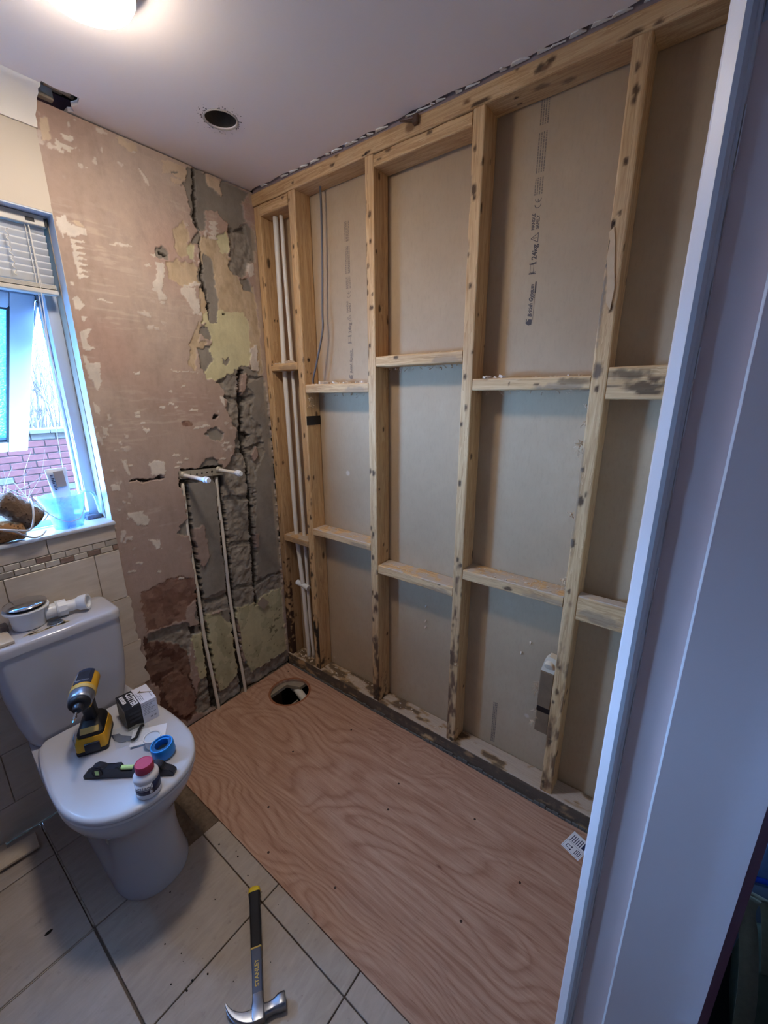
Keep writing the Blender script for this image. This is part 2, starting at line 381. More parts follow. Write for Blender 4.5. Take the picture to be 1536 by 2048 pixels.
WALL_PATCHES = [
 ('T',[(-0.264,2.067),(-0.182,2.092),(-0.136,2.108),(-0.13,2.065),(-0.139,2.032),(-0.149,1.998),(-0.135,1.973),(-0.102,1.951),(-0.082,1.912),(-0.039,1.905),(-0.027,1.837),(-0.059,1.782),(-0.094,1.813),(-0.195,1.809),(-0.235,1.808),(-0.293,1.778),(-0.288,1.89),(-0.265,1.982)]),
 ('T',[(-0.082,1.912),(-0.029,1.936),(-0.019,1.787),(-0.019,1.531),(-0.087,1.529),(-0.083,1.625),(-0.073,1.77)]),
 ('T',[(-0.41,1.951),(-0.37,1.968),(-0.299,1.962),(-0.274,1.954),(-0.282,1.896),(-0.36,1.878),(-0.404,1.895)]),
 ('T',[(-0.361,2.067),(-0.317,2.111),(-0.305,2.057),(-0.315,1.988),(-0.345,1.977),(-0.366,2.001)]),
 ('T',[(-0.359,1.675),(-0.305,1.762),(-0.297,1.745),(-0.317,1.678),(-0.288,1.69),(-0.287,1.662),(-0.331,1.649),(-0.353,1.568),(-0.37,1.591)]),
 ('Y',[(-0.273,1.808),(-0.195,1.815),(-0.093,1.822),(-0.067,1.771),(-0.075,1.626),(-0.092,1.604),(-0.159,1.57),(-0.188,1.533),(-0.303,1.54),(-0.304,1.57),(-0.271,1.615),(-0.256,1.621),(-0.275,1.667),(-0.261,1.692),(-0.273,1.724),(-0.28,1.756),(-0.296,1.754),(-0.292,1.782)]),
 ('Y',[(-0.194,2.085),(-0.141,2.111),(-0.128,2.075),(-0.138,2.036),(-0.168,2.03),(-0.187,2.052)]),
 ('Y',[(-0.321,2.012),(-0.303,2.037),(-0.289,2.032),(-0.298,1.983),(-0.316,1.979)]),
 ('C',[(-0.378,2.279),(-0.319,2.289),(-0.273,2.286),(-0.286,2.243),(-0.31,2.223),(-0.351,2.223),(-0.353,2.231),(-0.323,2.231),(-0.308,2.24),(-0.353,2.244),(-0.376,2.236)]),
 ('G',[(-0.28,2.292),(-0.232,2.3),(-0.203,2.292),(-0.196,2.269),(-0.168,2.243),(-0.141,2.245),(-0.145,2.277),(-0.135,2.297),(-0.085,2.292),(-0.015,2.288),(-0.029,2.271),(-0.054,2.237),(-0.047,2.221),(-0.046,2.177),(-0.08,2.141),(-0.134,2.127),(-0.125,2.146),(-0.146,2.158),(-0.171,2.177),(-0.198,2.175),(-0.226,2.161),(-0.229,2.102),(-0.262,2.085),(-0.279,2.105),(-0.286,2.128),(-0.287,2.152),(-0.295,2.181),(-0.299,2.219),(-0.311,2.219),(-0.289,2.238)]),
 ('C',[(-0.209,2.289),(-0.151,2.292),(-0.146,2.273),(-0.147,2.243),(-0.168,2.245),(-0.2,2.263)]),
 ('K',[(-0.134,2.127),(-0.08,2.141),(-0.047,2.172),(-0.001,2.138),(-0.012,2.036),(-0.039,2.021),(-0.057,1.974),(-0.101,1.956),(-0.135,1.973),(-0.149,1.998),(-0.134,2.028),(-0.127,2.066)]),
 ('G',[(-0.046,2.177),(-0.011,2.159),(0.002,2.134),(-0.008,2.042),(-0.03,2.042),(-0.034,2.125)]),
 ('G',[(-0.093,1.953),(-0.058,1.965),(-0.042,1.934),(-0.035,1.91),(-0.082,1.91),(-0.098,1.933)]),
 ('W',[(-0.045,2.024),(-0.02,2.025),(-0.021,1.981),(-0.045,1.967),(-0.055,1.989)]),
 ('W',[(-0.217,2.132),(-0.192,2.141),(-0.171,2.134),(-0.189,2.124),(-0.21,2.123)]),
 ('W',[(-0.219,2.114),(-0.194,2.123),(-0.174,2.116),(-0.191,2.107),(-0.212,2.106)]),
 ('W',[(-0.222,2.095),(-0.196,2.106),(-0.176,2.098),(-0.193,2.09),(-0.215,2.088)]),
 ('W',[(-0.224,2.077),(-0.199,2.088),(-0.178,2.08),(-0.195,2.073),(-0.217,2.071)]),
 ('G',[(-0.261,2.087),(-0.29,2.061),(-0.301,2.037),(-0.265,2.04),(-0.253,2.07)]),
 ('G',[(-0.25,2.015),(-0.221,2.0),(-0.221,1.965),(-0.214,1.926),(-0.212,1.881),(-0.207,1.859),(-0.226,1.767),(-0.252,1.762),(-0.265,1.776),(-0.26,1.805),(-0.265,1.863),(-0.272,1.911)]),
 ('G',[(-0.284,1.956),(-0.264,1.991),(-0.272,1.893),(-0.289,1.881)]),
 ('G',[(-0.303,1.74),(-0.28,1.751),(-0.257,1.702),(-0.272,1.692),(-0.291,1.709),(-0.31,1.711)]),
 ('G',[(-0.325,1.659),(-0.275,1.667),(-0.256,1.618),(-0.279,1.595),(-0.304,1.57),(-0.324,1.583),(-0.324,1.621)]),
 ('D2',[(-0.265,2.295),(-0.253,2.293),(-0.251,2.262),(-0.261,2.22),(-0.259,2.172),(-0.261,2.122),(-0.253,2.095),(-0.268,2.091),(-0.277,2.122),(-0.275,2.167),(-0.274,2.215),(-0.262,2.263)]),
 ('D2',[(-0.259,2.077),(-0.258,2.026),(-0.259,1.983),(-0.262,1.939),(-0.259,1.895),(-0.254,1.851),(-0.249,1.806),(-0.258,1.768),(-0.261,1.805),(-0.267,1.849),(-0.273,1.893),(-0.274,1.937),(-0.269,1.99),(-0.266,2.033)]),
 ('W',[(-0.358,1.886),(-0.28,1.909),(-0.287,1.895),(-0.345,1.88),(-0.31,1.882),(-0.292,1.782),(-0.323,1.787),(-0.346,1.819),(-0.368,1.855)]),
 ('W',[(-0.451,1.938),(-0.425,1.94),(-0.415,1.917),(-0.427,1.895),(-0.437,1.843),(-0.424,1.825),(-0.449,1.808),(-0.454,1.836),(-0.467,1.867),(-0.453,1.902)]),
 ('W',[(-0.49,1.924),(-0.47,1.93),(-0.469,1.921),(-0.485,1.917)]),
 ('W',[(-0.463,1.963),(-0.442,1.969),(-0.441,1.961),(-0.457,1.957)]),
 ('W',[(-0.476,1.849),(-0.456,1.854),(-0.455,1.845),(-0.471,1.842)]),
 ('W',[(-0.456,1.807),(-0.435,1.812),(-0.434,1.803),(-0.45,1.8)]),
 ('G',[(-0.444,1.987),(-0.416,1.998),(-0.4,1.985),(-0.394,1.962),(-0.418,1.957),(-0.445,1.963)]),
 ('D2',[(-0.427,1.981),(-0.417,1.978),(-0.4,1.973),(-0.403,1.967),(-0.418,1.969),(-0.43,1.971)]),
 ('G',[(-0.345,2.252),(-0.33,2.261),(-0.317,2.26),(-0.329,2.25),(-0.341,2.248)]),
 ('G',[(-0.218,1.628),(-0.202,1.619),(-0.188,1.635),(-0.181,1.62),(-0.202,1.594),(-0.218,1.605)]),
 ('D2',[(-0.196,1.806),(-0.184,1.808),(-0.182,1.799),(-0.194,1.797)]),
 ('G',[(-0.158,1.58),(-0.118,1.603),(-0.08,1.594),(-0.042,1.574),(-0.039,1.53),(-0.248,1.527),(-0.216,1.553)]),
 ('W',[(-0.074,1.678),(-0.036,1.691),(-0.038,1.579),(-0.078,1.583)]),
 ('W',[(-0.561,1.967),(-0.537,1.975),(-0.519,1.973),(-0.538,1.967)]),
 ('W',[(-0.461,2.221),(-0.447,2.212),(-0.434,2.191),(-0.432,2.177),(-0.446,2.19)]),
 ('W',[(-0.584,1.557),(-0.565,1.556),(-0.572,1.55)]),
 ('W',[(-0.447,1.571),(-0.332,1.564),(-0.333,1.561),(-0.443,1.567)]),
 ('W',[(-0.486,2.265),(-0.461,2.274),(-0.465,2.26),(-0.479,2.26)]),
 ('R2',[(-0.692,0.722),(-0.546,0.738),(-0.464,0.696),(-0.473,0.599),(-0.523,0.579),(-0.538,0.527),(-0.633,0.539),(-0.695,0.538),(-0.696,0.617)]),
 ('RD',[(-0.71,0.529),(-0.656,0.477),(-0.576,0.427),(-0.54,0.346),(-0.555,0.238),(-0.537,0.133),(-0.54,0.049),(-0.594,0.02),(-0.698,0.152),(-0.689,0.26),(-0.728,0.345),(-0.731,0.413),(-0.713,0.467)]),
 ('R2',[(-0.667,0.307),(-0.608,0.306),(-0.563,0.242),(-0.544,0.138),(-0.555,0.06),(-0.606,0.048),(-0.667,0.165)]),
 ('K',[(-0.263,1.529),(-0.228,1.55),(-0.151,1.563),(-0.015,1.556),(-0.003,1.471),(0.003,1.27),(0.002,0.923),(-0.0,0.547),(-0.101,0.516),(-0.169,0.476),(-0.269,0.48),(-0.287,0.488),(-0.36,0.493),(-0.429,0.502),(-0.467,0.467),(-0.506,0.477),(-0.541,0.511),(-0.634,0.532),(-0.697,0.527),(-0.696,0.49),(-0.656,0.476),(-0.576,0.423),(-0.54,0.346),(-0.513,0.429),(-0.464,0.422),(-0.492,0.522),(-0.473,0.599),(-0.458,0.767),(-0.461,0.971),(-0.457,1.111),(-0.477,1.115),(-0.468,1.178),(-0.402,1.179),(-0.277,1.161),(-0.245,1.172),(-0.209,1.226),(-0.188,1.324),(-0.208,1.378),(-0.228,1.422),(-0.219,1.458),(-0.234,1.501)]),
 ('G',[(-0.015,1.556),(-0.003,1.471),(0.003,1.27),(0.002,0.923),(-0.002,0.563),(-0.138,0.574),(-0.137,0.777),(-0.101,1.116),(-0.043,1.191),(-0.049,1.33),(-0.101,1.373),(-0.072,1.472),(-0.112,1.524)]),
 ('G',[(-0.45,1.125),(-0.315,1.117),(-0.304,0.941),(-0.306,0.715),(-0.313,0.577),(-0.45,0.59),(-0.451,0.765),(-0.452,0.977)]),
 ('G',[(-0.387,1.177),(-0.351,1.212),(-0.319,1.219),(-0.293,1.198),(-0.277,1.157),(-0.381,1.165)]),
 ('G',[(-0.518,0.926),(-0.46,0.975),(-0.464,0.895),(-0.494,0.896)]),
 ('P',[(-0.445,0.921),(-0.394,0.923),(-0.383,0.816),(-0.392,0.769),(-0.416,0.724),(-0.45,0.772)]),
 ('P',[(-0.153,1.552),(-0.102,1.568),(-0.109,1.509),(-0.135,1.476),(-0.159,1.502)]),
 ('P',[(-0.12,1.2),(-0.087,1.241),(-0.077,1.195),(-0.105,1.166)]),
 ('P',[(-0.148,0.816),(-0.118,0.808),(-0.125,0.742),(-0.146,0.743)]),
 ('G',[(-0.337,1.32),(-0.287,1.342),(-0.248,1.321),(-0.262,1.277),(-0.309,1.292)]),
 ('K',[(-0.511,0.201),(-0.462,0.18),(-0.439,0.008),(-0.511,0.009),(-0.549,0.045),(-0.537,0.133)]),
 ('YL',[(-0.44,0.507),(-0.37,0.484),(-0.35,0.429),(-0.316,0.404),(-0.306,0.323),(-0.301,0.162),(-0.321,0.113),(-0.374,0.076),(-0.422,0.067),(-0.433,0.201),(-0.439,0.354)]),
 ('YL',[(-0.287,0.484),(-0.171,0.462),(-0.093,0.489),(-0.01,0.483),(-0.007,0.081),(-0.123,0.08),(-0.244,0.077),(-0.265,0.162),(-0.279,0.22),(-0.282,0.368)]),
 ('YL',[(-0.516,0.43),(-0.464,0.422),(-0.464,0.181),(-0.512,0.195),(-0.521,0.308)]),
 ('K',[(-0.427,0.07),(-0.374,0.076),(-0.322,0.109),(-0.301,0.162),(-0.265,0.162),(-0.244,0.075),(-0.123,0.078),(-0.007,0.079),(0.012,-0.02),(-0.443,-0.02)]),
 ('K',[(-0.359,0.498),(-0.268,0.489),(-0.168,0.485),(-0.09,0.526),(0.0,0.552),(-0.005,0.471),(-0.095,0.474),(-0.172,0.451),(-0.279,0.469),(-0.363,0.472)]),
 ('G',[(-0.37,0.484),(-0.325,0.482),(-0.316,0.404),(-0.35,0.429)]),
 ('D',[(-0.467,1.181),(-0.275,1.173),(-0.277,1.157),(-0.289,1.128),(-0.437,1.137),(-0.445,1.02),(-0.445,0.866),(-0.439,0.761),(-0.442,0.586),(-0.44,0.418),(-0.433,0.201),(-0.429,-0.004),(-0.472,0.001),(-0.475,0.282),(-0.471,0.59),(-0.465,0.911),(-0.465,1.106),(-0.477,1.115)]),
 ('D',[(-0.32,1.118),(-0.288,1.174),(-0.275,1.142),(-0.285,0.945),(-0.285,0.734),(-0.284,0.51),(-0.288,0.313),(-0.276,-0.008),(-0.31,-0.007),(-0.32,0.291),(-0.323,0.572),(-0.32,0.83),(-0.309,1.07)]),
 ('D',[(-0.149,1.581),(-0.121,1.582),(-0.145,1.48),(-0.122,1.472),(-0.151,1.321),(-0.115,1.295),(-0.149,1.259),(-0.137,1.202),(-0.138,1.105),(-0.133,0.995),(-0.137,0.866),(-0.142,0.778),(-0.138,0.686),(-0.166,0.508),(-0.153,0.435),(-0.178,0.441),(-0.173,0.605),(-0.164,0.785),(-0.159,0.915),(-0.154,1.091),(-0.153,1.204),(-0.17,1.237),(-0.166,1.322),(-0.159,1.435)]),
 ('D2',[(-0.521,0.485),(-0.498,0.478),(-0.5,0.435),(-0.52,0.436)]),
 ('D2',[(-0.302,1.378),(-0.288,1.394),(-0.264,1.391),(-0.283,1.374)]),
 ('R2',[(-0.433,1.375),(-0.404,1.376),(-0.377,1.358),(-0.4,1.352),(-0.428,1.359)]),
 ('W',[(-0.581,1.228),(-0.53,1.224),(-0.519,1.185),(-0.551,1.169),(-0.576,1.18)]),
 ('W',[(-0.686,1.05),(-0.635,1.045),(-0.604,0.999),(-0.619,0.982),(-0.655,0.995),(-0.675,1.024)]),
 ('W',[(-0.634,0.929),(-0.584,0.911),(-0.585,0.878),(-0.606,0.877),(-0.612,0.901)]),
 ('W',[(-0.602,1.408),(-0.585,1.398),(-0.598,1.394)]),
 ('W',[(-0.585,1.364),(-0.563,1.346),(-0.574,1.336)]),
 ('W',[(-0.478,1.44),(-0.47,1.447),(-0.45,1.445),(-0.456,1.438)]),
 ('W',[(-0.454,1.429),(-0.449,1.436),(-0.436,1.435),(-0.44,1.428)]),
 ('W',[(-0.515,1.428),(-0.508,1.435),(-0.489,1.433),(-0.494,1.426)]),
 ('W',[(-0.399,1.414),(-0.387,1.421),(-0.354,1.42),(-0.362,1.412)]),
 ('W',[(-0.415,1.507),(-0.41,1.514),(-0.397,1.514),(-0.401,1.507)]),
 ('W',[(-0.467,1.488),(-0.463,1.495),(-0.453,1.494),(-0.456,1.487)]),
 ('W',[(-0.36,1.347),(-0.346,1.354),(-0.306,1.351),(-0.316,1.343)]),
 ('W',[(-0.49,1.241),(-0.481,1.247),(-0.455,1.243),(-0.462,1.237)]),
 ('W',[(-0.481,1.208),(-0.473,1.215),(-0.452,1.212),(-0.458,1.205)]),
 ('W',[(-0.494,1.193),(-0.486,1.199),(-0.465,1.196),(-0.471,1.189)]),
 ('W',[(-0.263,1.267),(-0.254,1.274),(-0.229,1.271),(-0.236,1.263)]),
 ('W',[(-0.288,1.202),(-0.279,1.209),(-0.254,1.205),(-0.261,1.198)]),
 ('W',[(-0.245,1.25),(-0.237,1.257),(-0.218,1.255),(-0.223,1.247)]),
 ('W',[(-0.247,1.456),(-0.243,1.464),(-0.232,1.463),(-0.235,1.455)]),
 ('W',[(-0.385,1.342),(-0.378,1.349),(-0.358,1.347),(-0.364,1.339)]),
 ('W',[(-0.444,1.221),(-0.437,1.228),(-0.421,1.225),(-0.426,1.218)]),
 ('W',[(-0.727,0.82),(-0.717,0.824),(-0.69,0.814),(-0.698,0.809)]),
 ('W',[(-0.695,0.845),(-0.686,0.85),(-0.664,0.841),(-0.67,0.835)]),
 ('W',[(-0.62,0.782),(-0.614,0.788),(-0.6,0.782),(-0.604,0.775)]),
 ('W',[(-0.541,0.721),(-0.533,0.727),(-0.511,0.718),(-0.517,0.712)]),
 ('W',[(-0.657,1.222),(-0.652,1.229),(-0.641,1.226),(-0.645,1.22)]),
 ('W',[(-0.669,1.243),(-0.665,1.249),(-0.657,1.248),(-0.66,1.241)]),
 ('W',[(-0.254,1.473),(-0.229,1.466),(-0.233,1.43),(-0.245,1.444)]),
 ('D2',[(-0.67,1.167),(-0.604,1.164),(-0.551,1.169),(-0.526,1.162),(-0.58,1.154),(-0.659,1.162)]),
 ('W',[(-0.736,1.999),(-0.71,2.009),(-0.699,1.992),(-0.664,1.991),(-0.662,1.971),(-0.695,1.957),(-0.706,1.952),(-0.72,1.969),(-0.727,1.944),(-0.736,1.975)]),
 ('W',[(-0.708,1.949),(-0.696,1.951),(-0.671,1.952),(-0.668,1.948),(-0.693,1.942),(-0.705,1.932)]),
 ('W',[(-0.708,1.933),(-0.696,1.935),(-0.672,1.935),(-0.668,1.931),(-0.693,1.926),(-0.704,1.916)]),
 ('W',[(-0.707,1.917),(-0.695,1.919),(-0.673,1.919),(-0.669,1.915),(-0.692,1.91),(-0.704,1.9)]),
 ('W',[(-0.707,1.901),(-0.695,1.903),(-0.673,1.902),(-0.67,1.898),(-0.692,1.894),(-0.704,1.883)]),
 ('W',[(-0.707,1.885),(-0.695,1.887),(-0.674,1.885),(-0.671,1.881),(-0.692,1.878),(-0.704,1.867)]),
 ('W',[(-0.707,1.869),(-0.694,1.871),(-0.675,1.868),(-0.672,1.864),(-0.692,1.861),(-0.704,1.851)]),
 ('W',[(-0.707,1.852),(-0.694,1.854),(-0.676,1.852),(-0.673,1.848),(-0.692,1.844),(-0.704,1.834)]),
 ('W',[(-0.734,1.824),(-0.719,1.824),(-0.718,1.816),(-0.731,1.814)]),
 ('W',[(-0.733,1.776),(-0.718,1.786),(-0.71,1.774),(-0.701,1.76),(-0.72,1.745),(-0.732,1.749)]),
 ('W',[(-0.718,1.726),(-0.7,1.725),(-0.713,1.707),(-0.718,1.715)]),
 ('W',[(-0.732,1.677),(-0.69,1.693),(-0.707,1.671),(-0.716,1.641),(-0.693,1.629),(-0.713,1.621),(-0.731,1.623)]),
 ('W',[(-0.735,1.605),(-0.725,1.6),(-0.721,1.577),(-0.697,1.587),(-0.685,1.579),(-0.701,1.53),(-0.729,1.529)]),
 ('C',[(-0.694,2.007),(-0.673,2.009),(-0.663,1.996),(-0.683,1.997)]),
 ('W',[(-0.596,1.967),(-0.528,1.978),(-0.529,1.971),(-0.574,1.963)]),
 ('W',[(-0.662,1.793),(-0.612,1.788),(-0.614,1.785),(-0.657,1.788)]),
 ('W',[(-0.683,1.065),(-0.679,1.045),(-0.628,1.037),(-0.612,1.017),(-0.617,0.986),(-0.657,0.989),(-0.67,1.019)]),
 ('W',[(-0.718,1.375),(-0.702,1.363),(-0.703,1.336),(-0.717,1.347)]),
 ('W',[(-0.722,1.54),(-0.693,1.554),(-0.692,1.525),(-0.71,1.489),(-0.719,1.509)]),
 ('W',[(-0.728,1.454),(-0.713,1.437),(-0.721,1.408),(-0.731,1.422)]),
 ('W',[(-0.677,1.253),(-0.662,1.236),(-0.653,1.187),(-0.662,1.196)]),
 ('W',[(-0.726,1.163),(-0.7,1.162),(-0.699,1.14),(-0.723,1.141)]),
 ('W',[(-0.607,1.401),(-0.586,1.405),(-0.585,1.396),(-0.601,1.395)]),
 ('W',[(-0.592,1.378),(-0.571,1.381),(-0.57,1.372),(-0.586,1.372)]),
 ('W',[(-0.584,1.352),(-0.563,1.356),(-0.562,1.346),(-0.578,1.346)]),
 ('W',[(-0.584,1.554),(-0.563,1.56),(-0.562,1.551),(-0.579,1.549)]),
 ('W',[(-0.607,1.414),(-0.586,1.419),(-0.585,1.409),(-0.601,1.409)]),
 ('W',[(-0.701,1.373),(-0.681,1.377),(-0.681,1.368),(-0.695,1.368)]),
 ('W',[(-0.701,2.216),(-0.675,2.21),(-0.644,2.213),(-0.663,2.193),(-0.692,2.191),(-0.702,2.204)]),
 ('W',[(-0.68,2.233),(-0.646,2.238),(-0.651,2.225),(-0.675,2.222)]),
 ('C',[(-0.532,2.28),(-0.513,2.285),(-0.507,2.294),(-0.46,2.291),(-0.462,2.265),(-0.486,2.263),(-0.505,2.272)]),
 ('C',[(-0.729,2.255),(-0.707,2.264),(-0.71,2.205),(-0.732,2.197)]),
 ('W',[(-0.46,2.224),(-0.441,2.206),(-0.434,2.181),(-0.444,2.185)]),
]

# ================================================================== THE SETTING
# ---- back wall: stripped plaster (fine relief grid), painted part round the window, wall tiles
wall_back = tag(empty('wall_back'), 'back wall with window, stripped pink plaster and a tiled lower part', 'wall', kind='structure')

def plaster_surface():
    st = .0033; X0, X1, Z1 = -.742, .0045, 2.2962
    nx, nz = int((X1 - X0) / st) + 1, int(Z1 / st) + 1
    gx, gz = np.meshgrid(np.linspace(X0, X1, nx), np.linspace(0, Z1, nz))
    px, pz = gx.ravel(), gz.ravel(); P3 = np.stack([px, pz, px * 0], 1)
    jx = px + (fbm(P3 + 3.1, 60, 3) - .5) * .022; jz = pz + (fbm(P3 + 9.7, 60, 3) - .5) * .022
    big = fbm(P3 + 1.3, 2.2, 3); mid = fbm(P3 + 5.5, 14, 4); hi = fbm(P3 + 2.2, 70, 3); vhi = vnoise(P3 + 4.4, 260)
    def c3(r, g, b): return np.array(srgb(r, g, b))
    lo, hi_c = c3(174, 149, 132), c3(190, 168, 150)
    t = np.clip((big - .3) / .4, 0, 1)[:, None]
    col = lo * (1 - t) + hi_c * t
    rose = np.clip((fbm(P3 + 7.7, 3.0, 2) - .5) * 4, 0, 1)[:, None] * .55
    col = col * (1 - rose) + c3(180, 142, 126) * rose
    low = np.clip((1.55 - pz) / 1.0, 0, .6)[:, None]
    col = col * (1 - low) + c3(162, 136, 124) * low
    dep = (mid - .5) * .0016 + (hi - .5) * .0007
    # scraped marks: short slanting skim streaks
    s1 = fbm(np.stack([px * 14 + pz * 5, pz * 120, px * 0], 1), 1.0, 3); zone = np.clip((fbm(P3 + 11, 5, 3) - .50) * 8, 0, 1) * .6
    stq = np.clip((s1 - .60) * 14, 0, 1) * zone
    col = col * (1 - .55 * stq[:, None]) + c3(206, 188, 168) * .55 * stq[:, None]
    fl = np.clip((fbm(P3 + 15, 42, 3) - .70) * 30, 0, 1) * np.clip((fbm(P3 + 18, 4, 2) - .5) * 10, 0, 1)
    col = col * (1 - .8 * fl[:, None]) + c3(212, 200, 186) * .8 * fl[:, None]; dep -= fl * .0015
    spec = {'T': (c3(190, 166, 130), .003, .002), 'Y': (c3(206, 198, 150), .004, .0006), 'YL': (c3(194, 186, 144), .005, .0012), 'C': (c3(204, 180, 150), .001, .001), 'G': (c3(142, 134, 122), .007, .0012),
            'K': (c3(148, 139, 126), .012, .010), 'W': (c3(212, 200, 184), -.0012, .001), 'R2': (c3(132, 96, 80), .002, .003), 'RD': (c3(100, 68, 58), .006, .006), 'D': (c3(70, 64, 58), .032, .010), 'D2': (c3(72, 64, 56), .018, .006),  # chase and crack colours carry the shade of their recess
            'P': (c3(164, 140, 126), .002, .001), 'M': (c3(110, 104, 80), .005, .001)}
    for kind, poly in WALL_PATCHES:
        xs = [p[0] for p in poly]; zs = [p[1] for p in poly]
        near = np.where((px > min(xs) - .03) & (px < max(xs) + .03) & (pz > min(zs) - .03) & (pz < max(zs) + .03))[0]
        amp = 1.0 if max(xs) - min(xs) > .05 or max(zs) - min(zs) > .1 else .35
        ax = px[near] + (jx[near] - px[near]) * amp; az = pz[near] + (jz[near] - pz[near]) * amp
        k = near[inside(ax, az, poly)]
        if len(k) == 0: continue
        c, d, rgh = spec[kind]
        v = .78 + .44 * fbm(P3[k] + 21, 38, 4)
        if kind in ('Y', 'YL', 'G', 'C', 'W'): v = .9 + .2 * fbm(P3[k] + 21, 20, 3)
        cc = c * v[:, None]
        if kind == 'K':
            cc = cc * (.72 + .5 * fbm(P3[k] + 31, 90, 3))[:, None]
            bed = np.abs(((pz[k] + .01 * np.sin(px[k] * 30)) % .225) - .11) < .012      # recessed mortar beds between the blocks
            cc[bed] *= .72
        if kind == 'RD':
            b2 = (fbm(P3[k] + 41, 22, 4) > .54); cc[b2] = cc[b2] * .5 + c3(150, 118, 100) * .5
        if kind == 'R2':
            b2 = (fbm(P3[k] + 43, 30, 4) > .52); cc[b2] = cc[b2] * .5 + c3(160, 124, 104) * .5
        if kind == 'T':
            b2 = fbm(np.stack([px[k] * 60, pz[k] * 14, px[k] * 0], 1), 1.0, 3) > .54; cc[b2] = cc[b2] * .5 + c3(206, 182, 148) * .5
        if kind == 'YL':
            w3 = np.exp(-((px[k] + .082) / .035) ** 2 - ((pz[k] - .27) / .10) ** 2); b3 = fbm(P3[k] + 53, 60, 4) + .30 * w3 > .78; cc[b3] = cc[b3] * .3 + c3(90, 86, 64) * .7
            b2 = fbm(P3[k] + 47, 16, 3) > .60; cc[b2] = cc[b2] * .6 + c3(150, 146, 110) * .4
        col[k] = cc
        dep[k] = d + (fbm(P3[k] + 25, 34, 4) - .5) * 2 * rgh + (dep[k] * .3 if kind in 'WC' else 0)
        if kind == 'K': dep[k[bed]] += .006
    # the plaster goes ragged and stained against the corner post
    edge = np.clip((.014 - np.abs(px + .006)) * 120, 0, 1) * np.clip(mid * 3 - .9, 0, 1)
    col = col * (1 - .5 * edge[:, None]) + c3(198, 176, 140) * .5 * edge[:, None]
    lum = col @ np.array([.25, .6, .15]); col = col * .84 + lum[:, None] * .16
    me = bpy.data.meshes.new('plaster')
    co = np.stack([px, dep, pz], 1)
    idx = np.arange(nx * nz).reshape(nz, nx)
    q = np.stack([idx[:-1, :-1], idx[:-1, 1:], idx[1:, 1:], idx[1:, :-1]], -1).reshape(-1, 4)
    me.vertices.add(len(co)); me.vertices.foreach_set('co', co.ravel().astype(np.float32))
    me.loops.add(q.size); me.loops.foreach_set('vertex_index', q.ravel().astype(np.int32))
    me.polygons.add(len(q)); me.polygons.foreach_set('loop_start', np.arange(0, q.size, 4, dtype=np.int32)); me.polygons.foreach_set('loop_total', np.full(len(q), 4, np.int32))
    me.update(calc_edges=True)
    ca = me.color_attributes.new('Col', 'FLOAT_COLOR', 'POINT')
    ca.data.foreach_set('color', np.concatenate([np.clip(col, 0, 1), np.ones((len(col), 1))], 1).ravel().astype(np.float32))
    me.validate()
    return link('plaster', me, M['plaster'], wall_back, True)
plaster_surface()
b = B(); box(b, (-.745, .05, -.3), (.09, .26, 2.32)); obj('masonry', b, M['concrete'], wall_back)
# painted wall left of the stripped strip, with the window opening (x -1.55..-.742, z 1.03..2.01)
mxw = basis((0, 0, 0), (1, 0, 0), (0, 0, 1))      # plate in x,z ; thickness along -y
b = B(); plate(b, [(-1.75, 0), (-.741, 0), (-.741, 2.32), (-1.75, 2.32)], [[(-1.55, 1.012), (-.742, 1.012), (-.742, 2.01), (-1.55, 2.01)]], -.26, 0, mxw)
obj('painted_wall', b, M['cream'], wall_back)
b = B(); box(b, (-7, .02, 2.375), (6, .26, 5.4)); box(b, (-1.9, .055, 2.30), (.3, .25, 2.38)); box(b, (-7, .02, -.5), (-1.75, .26, 2.375)); box(b, (.30, .02, -.5), (6, .26, 2.375)); box(b, (-7, -.2, 5.4), (6, .75, 5.5)); obj('added_house_wall', b, M['brick'], wall_back)  # unseen upper storey and eave added to shade the garden wall
# smooth reveal skins of the opening
b = B(); box(b, (-.7425, .001, 1.03), (-.738, .105, 2.012)); box(b, (-1.55, .001, 2.006), (-.74, .105, 2.012)); obj('window_reveal', b, M['reveal'], wall_back)
b = B(); box(b, (-1.56, -.022, 1.020), (-.738, .105, 1.034), .005, 2); obj('window_sill', b, M['sill'], wall_back, 40)

# wall tiles: rows of 250 x 196 mm, joints 2.5 mm, running up to the broken edge
def tile_on_wall(x0, x1, z0, z1, mat, name='tile', t=.010, jag=0.0):
    g = .0011 if name == 'tile' else .0004; b = B()
    if jag:
        poly = [(x0 + g, z0 + g)]
        n = 9
        for i in range(n + 1):
            z = z0 + g + (z1 - z0 - 2 * g) * i / n; poly.append((x1 - g - jag * random.random(), z))
        poly.append((x0 + g, z1 - g)); prism(b, poly, .0002, t, mxw)
    else:
        box(b, (x0 + g, -t, z0 + g), (x1 - g, -.0002, z1 - g), .0012)
    return obj(name, b, mat, wall_back)
mt = M['walltile']
rows = [(.727, .921, -.073, -.741, 0), (.531, .727, -.198, -.730, .012), (.335, .531, -.073, -.716, .02), (.137, .335, -.198, -.732, .014), (.0, .137, -.073, -.72, .012)]
for z0, z1, off, xr, jag in rows:
    x = -.823 if off == -.073 else -.945
    edges = [xr, x] + [x - .25 * i for i in range(1, 4) if x - .25 * i > -1.74] + [-1.748]
    for a, c in zip(edges, edges[1:]): tile_on_wall(c, a, z0, z1, mt, jag=jag if a == xr else 0)
for a, c in ((-.7405, -.946), (-.946, -1.196), (-1.196, -1.446), (-1.446, -1.748)): tile_on_wall(c, a, .9655, 1.0195, mt)
